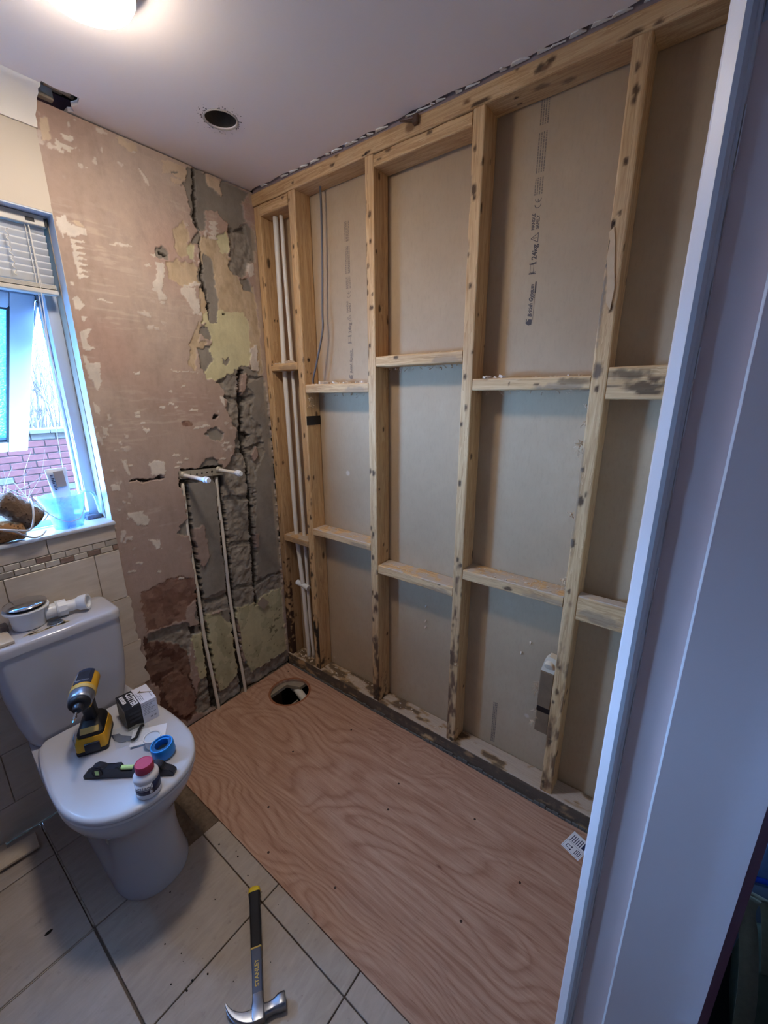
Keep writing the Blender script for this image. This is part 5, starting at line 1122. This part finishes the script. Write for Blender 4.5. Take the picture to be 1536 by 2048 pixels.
b = B(); rings(b, [sec(-.013, .0235, .0180, .092, .012), sec(-.011, .0215, .0165, .115, .012), sec(-.006, .0225, .0170, .140, .012), sec(-.001, .0245, .0175, .160, .012), sec(.0, .0260, .0180, .180, .012)]); dl('grip', b, M['black'])
b = B(); box(b, (.020, -.008, .148), (.036, .008, .178), .005, 3); dl('trigger', b, M['charcoal'])
b = B(); box(b, (.006, -.0205, .166), (.045, .0205, .182), .005, 2); dl('yellow_yoke', b, M['yellow'])
def xl(prof, mat, name, z=.206, seg=32, sq=1.0, smooth=40, mesh=None):
    bb = B(); mx = Matrix(((0, 0, 1, 0), (1, 0, 0, 0), (0, sq, 0, z), (0, 0, 0, 1))); lathe(bb, prof, seg, mx); return dl(name, bb, mat, smooth)
xl([(.018, -.070), (.028, -.068), (.0325, -.060), (.0335, -.02), (.0335, .012)], M['yellow'], 'motor_housing')
b = B()
rl = []
for x in (-.071, -.062, .004, .008):
    r = .0352 if -.07 < x < .006 else .030; rl.append([Vector((x, r * math.sin(a_), .206 + r * math.cos(a_))) for a_ in [-.72 + 1.44 * i / 12 for i in range(13)]] + [Vector((x, (r - .004) * math.sin(a_), .206 + (r - .004) * math.cos(a_))) for a_ in [.72 - 1.44 * i / 12 for i in range(13)]])
rings(b, rl); dl('top_grip', b, M['navy'])
b = B(); box(b, (-.050, -.0165, .2392), (-.004, .0165, .2418), .001); dl('top_badge', b, M['charcoal'])
b = B()
for a, c in (((-.0505, -.0180, .2385), (-.003, -.0165, .2412)), ((-.0035, -.018, .2385), (-.002, .018, .2412))): box(b, a, c)
dl('badge_line', b, M['inkg'])
xl([(.0338, .012), (.0345, .014), (.0345, .026), (.0335, .028)], M['buff'], 'yellow_collar')
xl([(.0325, .028), (.0330, .032), (.0315, .050), (.0295, .058), (.027, .060)], M['gear'], 'gear_case')
xl([(.0275, .0595), (.0285, .062), (.0270, .070), (.0215, .075), (.015, .076)], M['black'], 'nose_bumper')
xl([(.0125, .0755), (.0135, .078), (.0135, .086), (.0110, .089), (.0110, .096), (.0085, .098)], M['charcoal'], 'chuck')
xl([(.0038, .096), (.0038, .118), (.0058, .119), (.0058, .130), (.0042, .131), (.0042, .134), (.0034, .135), (.0012, .146)], M['chrome'], 'bit', seg=6, smooth=30)
b = B(); tube(b, [(.035, -.0385, .075), (.052, -.0385, .072), (.054, -.0385, .040), (.040, -.0385, .036)], .0016, 6); dl('belt_hook', b, M['steel'])

# cutter box
bx = thing('cutter_box', 'black and white carton lettered CUTTER at the back of the lid', 'box', (-.879, -.325, Z0), -.09)
def bl_(name, b, mat): return obj(name, b, mat, bx, None, world=False)
H = .078
b = B(); box(b, (-.047, -.047, .0003), (-.0002, .047, H), .0006); bl_('black_half', b, M['boxb'])
b = B(); box(b, (0, -.047, .0003), (.047, .047, H), .0006); bl_('white_half', b, M['boxw'])
up = lambda x, y: basis((x, y, H + .0002), (0, -1, 0), (1, 0, 0))
def ltext(name, body, size, mx, mat, **k):
    o = text(name, body, size, Matrix.LocRotScale(bx.location, bx.rotation_euler, None) @ mx, mat, bx, **k); return o
ltext('lettering', 'CUTTER', .0265, up(-.0215, .038), M['whiteink'], wide=.78, bold=.0009)
ltext('lettering', 'REISSER', .0150, up(-.040, .036), M['whiteink'], wide=.92, bold=.0006)
b = B(); prism(b, [(-.016, .0), (.018, .012), (.019, .009), (-.012, -.006), (-.019, -.010), (-.022, .004)], 0, .0002, T(.027, .003, H + .0001) @ Matrix.Rotation(-1.1, 4, 'Z')); bl_('printed_tool', b, M['brown'])
b = B()
for k, (x, l) in enumerate(((.004, .05), (.0085, .036), (.013, .042), (.038, .03))): box(b, (x, -.035, H + .0001), (x + .002, -.035 + l, H + .0003))
for k in range(7): box(b, (.004, -.0473, .066 - .006 * k), (.040 - (k % 3) * .008, -.0471, .0678 - .006 * k))
box(b, (.022, -.0473, .012), (.028, -.0471, .018)); box(b, (.033, -.0473, .012), (.039, -.0471, .018)); bl_('fine_print', b, M['inkg'])
b = B()
for k in range(3): box(b, (-.038, -.0473, .054 - .014 * k), (-.004, -.0471, .062 - .014 * k))
bl_('picture_strip', b, plain('dark_print', (52, 52, 58), .5, var=.4, scale=90))
b = B(); box(b, (-.0473, -.036, .018), (-.0471, .036, .064)); bl_('side_picture', b, plain('dark_side_print', (60, 58, 56), .5, var=.5, scale=60))

# torn blister pack on its card
pk = thing('blister_pack', 'opened blister pack with white card and clear film behind the level', 'packaging', (-.90, -.43, Z0))
cm = basis((-.874, -.489, Z0 + .0012), (-.090, .058, .0), (.035, .055, .004))
b = B(); box(b, (0, 0, 0), (.098, .066, .0007), mx=cm); obj('card', b, M['paper'], pk)
b = B(); box(b, (.026, .038, .0008), (.043, .058, .0011), mx=cm); bmesh.ops.rotate; obj('logo_block', b, M['ink'], pk)
b = B()
for k in range(14): box(b, (.003 + k * .0013, .044, .0008), (.003 + k * .0013 + .0003 + .0006 * random.random(), .060, .0011), mx=cm)
for k in range(3): box(b, (.004, .034 - .004 * k, .0008), (.016, .0355 - .004 * k, .0011), mx=cm)
obj('barcode', b, M['inkg'], pk)
b = B(); n, m = 16, 12; vs = []
for j in range(m + 1):
    for i in range(n + 1):
        x = -.972 + .088 * i / n; y = -.435 + .095 * j / m; h = .004 + .016 * (vnoise(np.array([[x, y, 0.]]), 45)[0]) * math.sin(PI * min(1, max(0, i / n))) ** .5 * math.sin(PI * j / m) ** .5
        vs.append(b.verts.new((x + (j - 6) * .002, y - (i - 8) * .0025, Z0 + h)))
for j in range(m):
    for i in range(n): b.faces.new((vs[j * (n + 1) + i], vs[j * (n + 1) + i + 1], vs[(j + 1) * (n + 1) + i + 1], vs[(j + 1) * (n + 1) + i]))
obj('film', b, M['clear'], pk)
b = B(); prism(b, [(-.970, -.340), (-.952, -.352), (-.945, -.385), (-.952, -.405), (-.965, -.395), (-.972, -.37)], .0, .0008, T(0, 0, Z0 + .0016)); prism(b, [(-.948, -.37), (-.93, -.40), (-.94, -.418), (-.952, -.40)], 0, .0008, T(0, 0, Z0 + .002)); obj('navy_insert', b, M['inkb'], pk)
b = B(); tube(b, smooth_path([(-.942, -.418, Z0 + .006), (-.930, -.425, Z0 + .012), (-.915, -.410, Z0 + .016), (-.900, -.392, Z0 + .014), (-.892, -.388, Z0 + .010)], 5), .0045, 8); obj('black_blade', b, M['black'], pk, True)
b = B(); box(b, (-.955, -.462, Z0 + .0003), (-.895, -.440, Z0 + .001), mx=T(-.925, -.451, 0) @ Matrix.Rotation(-.5, 4, 'Z') @ T(.925, .451, 0)); obj('metal_strip', b, M['steel'], pk)

# little white pot and the blue pipe-slice behind the bottle
pt = thing('small_pot', 'small white round pot with translucent lid beside the blue ring', 'pot', (-.905, -.486, Z0))
b = B(); lathe(b, [(.0, .0003), (.0195, .0003), (.0205, .003), (.0228, .028), (.0250, .029), (.0250, .0325), (.0215, .0325), (.021, .028), (.0, .0275)], 36, T(-.905, -.484, Z0)); obj('body', b, M['pvc'], pt, 40)
b = B(); lathe(b, [(.0, .0282), (.0205, .0282), (.0205, .0295), (.0, .0295)], 36, T(-.905, -.484, Z0)); obj('lid', b, M['tubew'], pt, 40)
bc = thing('pipe_slice', 'blue ring-shaped pipe cutter with dark open centre', 'pipe cutter', (-.900, -.546, Z0))
bmx = T(-.900, -.546, Z0 + .0038) @ Matrix.Rotation(-.12, 4, 'Y')
b = B(); lathe(b, [(.022, .003), (.0300, .001), (.0318, .006), (.0322, .034), (.0305, .0385), (.0275, .0385), (.0268, .034), (.0215, .034), (.0210, .006), (.022, .003)], 44, bmx, cap=False); obj('shell', b, M['blue'], bc, 40)
b = B(); aa = [-.4 + 4.4 * i / 30 for i in range(31)]
rings(b, [[bmx @ Vector((r * math.cos(a_ + 2.3), r * math.sin(a_ + 2.3), z)) for r, z in ((.0185, .0345), (.0262, .0345), (.0262, .0362), (.0185, .0362))] for a_ in aa]); obj('jaw_ring', b, M['bluedk'], bc, 40)
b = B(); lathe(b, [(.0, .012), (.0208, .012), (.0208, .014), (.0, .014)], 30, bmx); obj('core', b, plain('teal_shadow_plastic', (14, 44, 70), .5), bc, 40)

# torpedo level
lv = thing('spirit_level', 'short black torpedo spirit level lying behind the red-capped bottle', 'spirit level', (-.993, -.540, Z0), math.atan2(-.191, .160))
def ll(name, b, mat, smooth=40): return obj(name, b, mat, lv, smooth, world=False)
pf = [(-.125, 0), (.125, 0), (.125, .010), (.114, .020), (.098, .023), (.092, .036), (.078, .042), (.064, .038), (.056, .031), (.034, .031), (.026, .036), (.016, .036), (.012, .020), (-.020, .020), (-.024, .036), (-.034, .036), (-.042, .031), (-.064, .031), (-.070, .038), (-.084, .042), (-.098, .036), (-.104, .023), (-.118, .018), (-.125, .010)]
b = B(); mxl = basis((0, .0105, .0005), (1, 0, 0), (0, 0, 1)); prism(b, pf, 0, .021, mxl); es = [e for e in b.edges]; bmesh.ops.bevel(b, geom=es, offset=.0014, segments=2, affect='EDGES'); ll('body', b, M['charcoal'])
b = B(); cone(b, (-.021, 0, .0268), (.013, 0, .0268), .0062, seg=16); ll('vial', b, M['vial'])
for x in (-.083, .078):
    b = B(); lathe(b, [(.0, .0), (.0135, .0), (.0150, .0008), (.0150, .0022), (.0125, .0022), (.012, .001), (.0, .001)], 28, basis((x, -.0107, .0225), (1, 0, 0), (0, 0, 1))); ll('vial_bezel', b, M['black'])
    b = B(); box(b, (x - .0055, -.0125, .0150), (x + .0055, -.0115, .030), .0004); ll('end_vial', b, M['vial'])

# bottle with red cap
bt = thing('glue_bottle', 'white bottle with red cap and navy label at the lid front', 'bottle', (-.984, -.633, Z0))
BT = T(-.984, -.633, Z0)
b = B(); lathe(b, [(.0, .0004), (.028, .0004), (.0305, .003), (.0312, .006), (.0312, .012), (.0306, .014), (.0306, .052), (.0314, .054), (.0310, .060), (.0270, .067), (.0205, .071), (.0195, .077), (.0, .077)], 48, BT); obj('body', b, M['bottle'], bt, 40)
b = B(); rl = [[BT @ Vector((r * math.cos(2 * PI * i / 40), r * math.sin(2 * PI * i / 40), z)) for i in range(40)] for r, z in ((.0195, .0745), (.0225, .0745), (.0228, .0775), (.0222, .0945), (.0210, .0965), (.0190, .0965), (.0182, .0958), (.0005, .0958))]
rings(b, rl); obj('cap', b, M['cap'], bt, 40)
def wrap(name, a0, a1, z0, z1, mat, r=.03085):
    b = B(); aa = [a0 + (a1 - a0) * i / 14 for i in range(15)]
    rings(b, [[BT @ Vector((rr * math.cos(a_), rr * math.sin(a_), z)) for rr, z in ((r, z0), (r, z1), (r - .001, z1), (r - .001, z0))] for a_ in aa]); return obj(name, b, mat, bt, True)
wrap('navy_label', math.radians(-88), math.radians(-5), .016, .050, M['inkb']); wrap('white_label', math.radians(-178), math.radians(-88.5), .016, .050, M['paper'], .03080)
wrap('dark_band', math.radians(-178), math.radians(-88.5), .0165, .030, plain('dark_label_print', (70, 62, 78), .5, var=.5, scale=160), .0309); wrap('label_line', math.radians(-178), math.radians(-88.5), .0318, .0338, M['inkb'], .0309)
wrap('white_patch', math.radians(-105), math.radians(-93), .018, .028, M['paper'], .03100)
for ch, a_ in zip('rtland', [-152, -142, -132, -120, -108, -97]):
    a = math.radians(a_); nrm = Vector((math.cos(a), math.sin(a), 0)); text('lettering', ch, .0125, basis(BT @ (nrm * .0317 + Vector((0, 0, .0365))), (-nrm.y, nrm.x, 0), (0, 0, 1)), M['inkb'], bt, align='CENTER')

# ================================================================== ON THE FLOOR
# plywood sheet with the round hole
b = B(); plate(b, [(-.7568, -.010), (-.010, -.006), (-.0105, -.5), (-.012, -1.0), (-.012, -1.64), (-.7568, -1.64)], [circle(-.160, -.196, .0965, 56)], -.0082, .003)
ply = thing('plywood_sheet', 'reddish plywood sheet covering the shower floor, round hole at the corner', 'board', (-.38, -.8, -.0082))
obj('sheet', b, M['ply'], ply)
b = B()
for x, y in ((-.06, -.065), (-.40, -.50), (-.36, -.98), (-.66, -1.0), (-.72, -.75), (-.20, -1.25), (-.16, -.62), (-.50, -1.35), (-.25, -.95), (-.62, -.62), (-.30, -1.45)):
    cone(b, (x, y, .0031), (x, y, .0034), .0042, .003, 10)
    b.free() if False else None
for v in b.verts: pass
o = obj('screw_head', b, plain('dark_screw', (58, 40, 34), .6), ply); o['kind'] = 'stuff'
b = B(); rl = circle(-.160, -.196, .0966, 56); r2 = circle(-.160, -.196, .107, 56)
for i in range(56):
    j = (i + 1) % 56; f = b.faces.new([b.verts.new((p[0], p[1], .0032)) for p in (rl[i], rl[j], r2[j], r2[i])])
obj('scorched_rim', b, plain('hole_rim_wood', (150, 96, 66), .6, var=.2, scale=80), ply)
# paper leaflet
lf = thing('paper_leaflet', 'small printed white instruction leaflet on the plywood by the doorway', 'leaflet', (-.078, -1.562, .0033))
lm = basis((-.105, -1.520, .0036), (.075, -.026, 0), (-.020, -.059, 0)); lm = basis((-.125, -1.579, .0036), (.075, -.026, 0), (.020, .059, 0))
b = B(); box(b, (0, 0, 0), (.0795, .0625, .0005), mx=lm); obj('sheet', b, M['paper'], lf)
b = B()
def lb(x0, y0, x1, y1): box(b, (x0, y0, .0006), (x1, y1, .0008), mx=lm)
lb(.003, .003, .034, .0034); lb(.003, .003, .0034, .0595); lb(.0345, .003, .035, .0595); lb(.003, .059, .035, .0595)
for q in ((.010, .036, .012, .052), (.022, .036, .024, .052), (.010, .050, .024, .052), (.008, .034, .014, .037), (.020, .034, .026, .037)): lb(*q)
for k in range(4): lb(.008, .020 - .0045 * k, .030, .0218 - .0045 * k)
for k in range(6): lb(.040, .052 - .0062 * k, .058 + .014 * random.random(), .0542 - .0062 * k)
lb(.038, .054, .040, .0565); lb(.044, .006, .074, .017); obj('print', b, M['inkb'], lf)
# claw hammer
HC = Vector((-.975, -1.045, .0165)); HU = Vector((.556, .831, 0)); HU.normalize(); HF = Vector((.831, -.556, 0))
hm = thing('claw_hammer', 'claw hammer with black grip lying on the floor tiles', 'hammer', (HC.x, HC.y, 0))
hmx = basis(HC, HU, -HF)          # x along the handle, y away from the striking face, z up
def hl(name, b, mat, smooth=40):
    bmesh.ops.transform(b, matrix=hmx, verts=b.verts); return obj(name, b, mat, hm, smooth)
def hsec(x, hy, hz, r=.35, dz=0.0): return [Vector((x, q[0], q[1] + dz)) for q in rr_(hy, hz, min(hy, hz) * r)]
def rr_(hx, hy, r, n=4):
    pts = []
    for (px, py, a0) in ((hx - r, hy - r, 0), (-hx + r, hy - r, PI / 2), (-hx + r, -hy + r, PI), (hx - r, -hy + r, 1.5 * PI)):
        for i in range(n + 1): pts.append((px + r * math.cos(a0 + PI / 2 * i / n), py + r * math.sin(a0 + PI / 2 * i / n)))
    return pts
b = B(); rings(b, [hsec(.030, .0125, .0095), hsec(.08, .0125, .0095), hsec(.128, .0135, .0105)]); hl('shaft', b, plain('slate_fibreglass', (70, 80, 100), .4, var=.1))
b = B(); rings(b, [hsec(.1275, .0142, .0110), hsec(.1285, .0145, .0112), hsec(.1305, .0145, .0112), hsec(.1315, .0142, .0110)]); hl('yellow_line', b, M['yelink'])
b = B(); rings(b, [hsec(.131, .0145, .0112, .6), hsec(.16, .0142, .0112, .6), hsec(.205, .0150, .0118, .6), hsec(.24, .0145, .0114, .6), hsec(.262, .0165, .0125, .6), hsec(.268, .0172, .013, .6)]); hl('grip', b, plain('black_rubber_grip', (26, 27, 32), .65, bump=.3))
b = B(); rings(b, [hsec(.2675, .0168, .0126, .6), hsec(.274, .0176, .0134, .7), hsec(.281, .0165, .0125, .8), hsec(.285, .0115, .0085, .9)]); hl('end_cap', b, plain('yellow_end_cap', (226, 196, 48), .45))
text('lettering', 'STANLEY', .0135, basis(HC + HU * .048 + Vector((0, 0, .0098)) - (-HF) * .0045, HU, -HF), M['yelink'], hm, bold=.0003)
b = B(); rings(b, [hsec(-.016, .0145, .0150), hsec(-.010, .0165, .0155), hsec(.010, .0165, .0145), hsec(.022, .0135, .0120), hsec(.036, .0128, .0105)])
def csec(y, hx, hz, xo, tw=0): return [Vector((xo + q[0], y, q[1])) for q in rr_(hx, hz, min(hx, hz) * .5)]
rings(b, [csec(-.012, .013, .014, .0), csec(-.026, .0105, .0115, .001), csec(-.040, .0115, .012, .003), csec(-.050, .0150, .0150, .004), csec(-.063, .0155, .0155, .004), csec(-.066, .0140, .0140, .004)])
hl('head', b, M['steel'])
for s in (-1, 1):
    b = B(); rl = []
    for k in range(11):
        t = k / 10; a = t * 1.15; y = .010 + .075 * math.sin(a) * .95; x = -.004 + .070 * (1 - math.cos(a)); hx = .012 * (1 - t) + .0018; zc = s * (.0068 + .0045 * t); hz = .0072 - .002 * t
        d = Vector((math.sin(a), math.cos(a), 0)); nn = Vector((d.y, -d.x, 0))
        rl.append([Vector((x, y, zc)) + nn * q[0] + Vector((0, 0, q[1])) for q in rr_(hx, hz, min(hx, hz) * .4)])
    rings(b, rl); hl('claw', b, M['steel'])
# tile offcuts on the floor at the left edge
b = B(); box(b, (-.24, -.034, 0), (0, .034, .0085), .001, mx=T(-1.177, -.093, .012) @ Matrix.Rotation(-.08, 4, 'Z') @ Matrix.Rotation(.03, 4, 'X')); o = obj('tile_offcut', b, M['offcut']); tag(o, 'long tile offcut lying on the floor left of the toilet', 'tile offcut', 'tile offcuts')
b = B(); box(b, (-.16, -.048, 0), (0, .0, .010), .001, mx=T(-1.247, -.012, .0005)); o = obj('tile_offcut', b, M['offcut']); tag(o, 'tile offcut flat against the skirting left of the toilet', 'tile offcut', 'tile offcuts')
for (x, y, r, lab) in ((-1.235, -.425, .006, 'dark crumb of mortar on the left floor tile'), ):
    b = B(); prism(b, [(r * 1.6 * math.cos(a), r * .7 * math.sin(a)) for a in (0, 1, 2, 3, 4, 5)], 0, .003, T(x, y, .0004)); o = obj('mortar_crumb', b, M['dark']); tag(o, lab, 'rubble')
crumbs('floor_dust', [(-1.14, -.83, -1.15, -.6, .0003, 26, .003), (-.81, -.77, -1.0, -.55, .0003, 8, .003)], floor, 'dark')

# ================================================================== PIPES AND FIXINGS
def pipe(name, pts, r, mat, label, cat, group=None, seg=14):
    b = B(); tube(b, smooth_path(pts, 8), r, seg); o = obj(name, b, mat, None, True); tag(o, label, cat, group); return o
pipe('supply_pipe', [(-.459, .012, 1.125), (-.461, .013, 1.0), (-.466, .012, .93), (-.463, .012, .75), (-.459, .010, .585), (-.461, .006, .40), (-.455, -.004, .2), (-.447, -.014, -.04)], .0075, M['pipec'], 'left of two dusty white pipes chased into the plaster', 'pipe', 'pipes in the plaster chases')
pipe('supply_pipe', [(-.306, .012, 1.125), (-.308, .013, 1.0), (-.305, .013, .867), (-.309, .010, .70), (-.311, .008, .54), (-.306, .0, .27), (-.300, -.008, .12), (-.297, -.014, -.04)], .0075, M['pipec'], 'right of two dusty white pipes chased into the plaster', 'pipe', 'pipes in the plaster chases')
br = thing('fixing_bar', 'flat cream fixing bar with holes between the two stub pipes', 'bracket', (-.377, -.003, 1.14))
def brm(x): return 1.1605 - .055 * (x + .47)
hs = [(-.44 + .0305 * i * 1.0) for i in range(5)]
b = B(); bmx2 = basis((-.475, -.001, brm(-.475) - .0165), (1, 0, -.055), (0, 0, 1))
plate(b, [(0, 0), (.196, 0), (.196, .033), (0, .033)], [circle(.047, .013, .0048, 14), circle(.075, .013, .0040, 12), circle(.098, .015, .0045, 14), circle(.121, .017, .0035, 12), circle(.144, .018, .0052, 14), circle(.047, .026, .002, 8), circle(.144, .029, .002, 8), circle(.144, .006, .002, 8)], 0, .0025, bmx2); obj('strip', b, M['barm'], br)
b = B(); box(b, (-.470, .0, 1.135), (-.285, .004, 1.168)); obj('shadow_gap', b, M['dark'], br)  # dark strip paints in the shade behind the bar
for x, lab, L in ((-.457, 'left white capped stub pipe sticking out from the fixing bar', .195), (-.299, 'right white capped stub pipe sticking out from the fixing bar', .172)):
    s = thing('stub_pipe', lab, 'pipe', (x, -.01, 1.15), group='capped stub pipes')
    zc = 1.158 if x < -.4 else 1.158
    b = B(); lathe(b, [(.0150, .0), (.0150, .004), (.011, .008), (.0095, .012)], 20, basis((x, -.0025, zc), (1, 0, 0), (0, 0, 1))); obj('back_nut', b, M['barm'], s, 40)
    b = B(); cone(b, (x, .01, zc), (x, -L + .03, zc + .001), .0078, seg=18); obj('tube', b, M['pipew'], s, 40)
    b = B(); lathe(b, [(.0085, .0), (.0115, .008), (.0128, .014), (.0128, .026), (.0105, .0275), (.0100, .036), (.0085, .038), (.0, .038)], 24, basis((x, -L + .038, zc + .001), (1, 0, 0), (0, 0, 1))); obj('end_cap', b, M['pvc'], s, 40)
b = B(); box(b, (-.022, -.031, 0), (.022, .031, .002), .0004, mx=basis((-.138, -.0045, .437), (.78, 0, .62), (-.62, 0, .78))); o = obj('metal_tag', b, plain('dull_metal_tag', (166, 152, 136), .5, .3), None); tag(o, 'small metal plate dangling on the yellow plaster patch', 'plate')
# two white pipes in the corner bay
def bay_pipe(pts, lab, r):
    t = thing('heating_pipe', lab, 'pipe', (pts[-1][0], pts[-1][1], .072), group='white pipes in the corner bay')
    b = B(); tube(b, smooth_path(pts, 8), r, 16); obj('tube', b, M['pipew'], t, True); return t
p_ = bay_pipe([(.045, -.088, 2.205), (.045, -.084, 1.95), (.045, -.081, 1.62), (.045, -.083, 1.2), (.045, -.087, .79), (.045, -.098, .66), (.043, -.112, .52), (.040, -.124, .30), (.038, -.134, .068)], 'left white pipe in the corner stud bay, with a coupling', .0112)
b = B(); lathe(b, [(.0125, -.045), (.0145, -.043), (.0145, -.012), (.0132, -.008), (.0132, .008), (.0145, .012), (.0145, .043), (.0125, .045)], 20, basis((.0425, -.1135, .50), (1, 0, 0), (0, .99, .13)) @ Matrix.Rotation(-PI / 2, 4, 'X')); obj('coupling', b, M['pvc'], p_, 40)
bay_pipe([(.050, -.120, 2.205), (.050, -.122, 1.95), (.052, -.127, 1.62), (.052, -.133, 1.2), (.052, -.138, .79), (.053, -.140, .60), (.053, -.142, .30), (.05, -.158, .068)], 'right white pipe in the corner stud bay, beside the coupled one', .0085)
pipe('light_cable', [(.05, -.356, 2.25), (.05, -.356, 2.152), (.05, -.350, 1.984), (.048, -.341, 1.806), (.04, -.345, 1.73), (.022, -.318, 1.60), (.018, -.300, 1.545), (.024, -.292, 1.522)], .0042, M['cable'], 'dark grey cable hanging in the second stud bay', 'cable', seg=8)

# ================================================================== IN THE HALLWAY, LOWER RIGHT
tg = thing('tool_bag', 'camouflage canvas tool bag with tan strap in the dark hallway', 'bag', (-.27, -2.10, -.011))
b = B(); loft(b, [(-.0115, rrect(-.25, .11, -2.30, -1.965, .05)), (.08, rrect(-.25, .118, -2.31, -1.955, .05)), (.18, rrect(-.25, .112, -2.30, -1.96, .05)), (.21, rrect(-.25, .08, -2.27, -1.99, .05))]); obj('body', b, M['canvas'], tg, 50)
b = B(); sp_ = smooth_path([(-.375, -1.965, .02), (-.375, -1.957, .14), (-.372, -1.945, .26), (-.36, -1.925, .38), (-.345, -1.912, .432), (-.32, -1.925, .445), (-.30, -1.96, .40), (-.28, -2.0, .20)], 6)
rings(b, [[Vector(p) + Vector(q) for q in ((-.004, -.016, 0), (-.004, .016, 0), (.004, .016, 0), (.004, -.016, 0))] for p in sp_]); obj('strap', b, M['tan'], tg, True)
b = B(); n = 20; vs = [[b.verts.new((-.125 + .18 * i / n, -2.42 + .58 * j / n, .012 + .17 * math.sin(PI * i / n) ** .6 * math.sin(PI * j / n) ** .4 + .05 * (vnoise(np.array([[i / n * 4, j / n * 9, 0.]]), 1.0)[0] - .5))) for i in range(n + 1)] for j in range(n + 1)]
for j in range(n):
    for i in range(n): b.faces.new((vs[j][i], vs[j][i + 1], vs[j + 1][i + 1], vs[j + 1][i]))
o = obj('dust_sheet', b, M['sheet'], None, True); tag(o, 'crumpled grey dust sheet on the hallway floor', 'dust sheet')
b = B(); box(b, (.075, -2.30, -.0115), (.36, -1.88, .35), .02, 3); o = obj('plastic_tub', b, M['bluesh'], None, 40); tag(o, 'pale blue plastic tub in the hallway at the right edge', 'tub')
b = B(); tube(b, smooth_path([(-.06, -1.93, .20), (-.05, -1.99, .215), (-.045, -2.03, .225), (-.04, -2.09, .245), (-.03, -2.15, .23), (-.03, -2.2, .21)], 8), .007, 8); o = obj('blue_hose', b, M['hose'], None, True); tag(o, 'bright blue hose over the dust sheet in the hallway', 'hose')
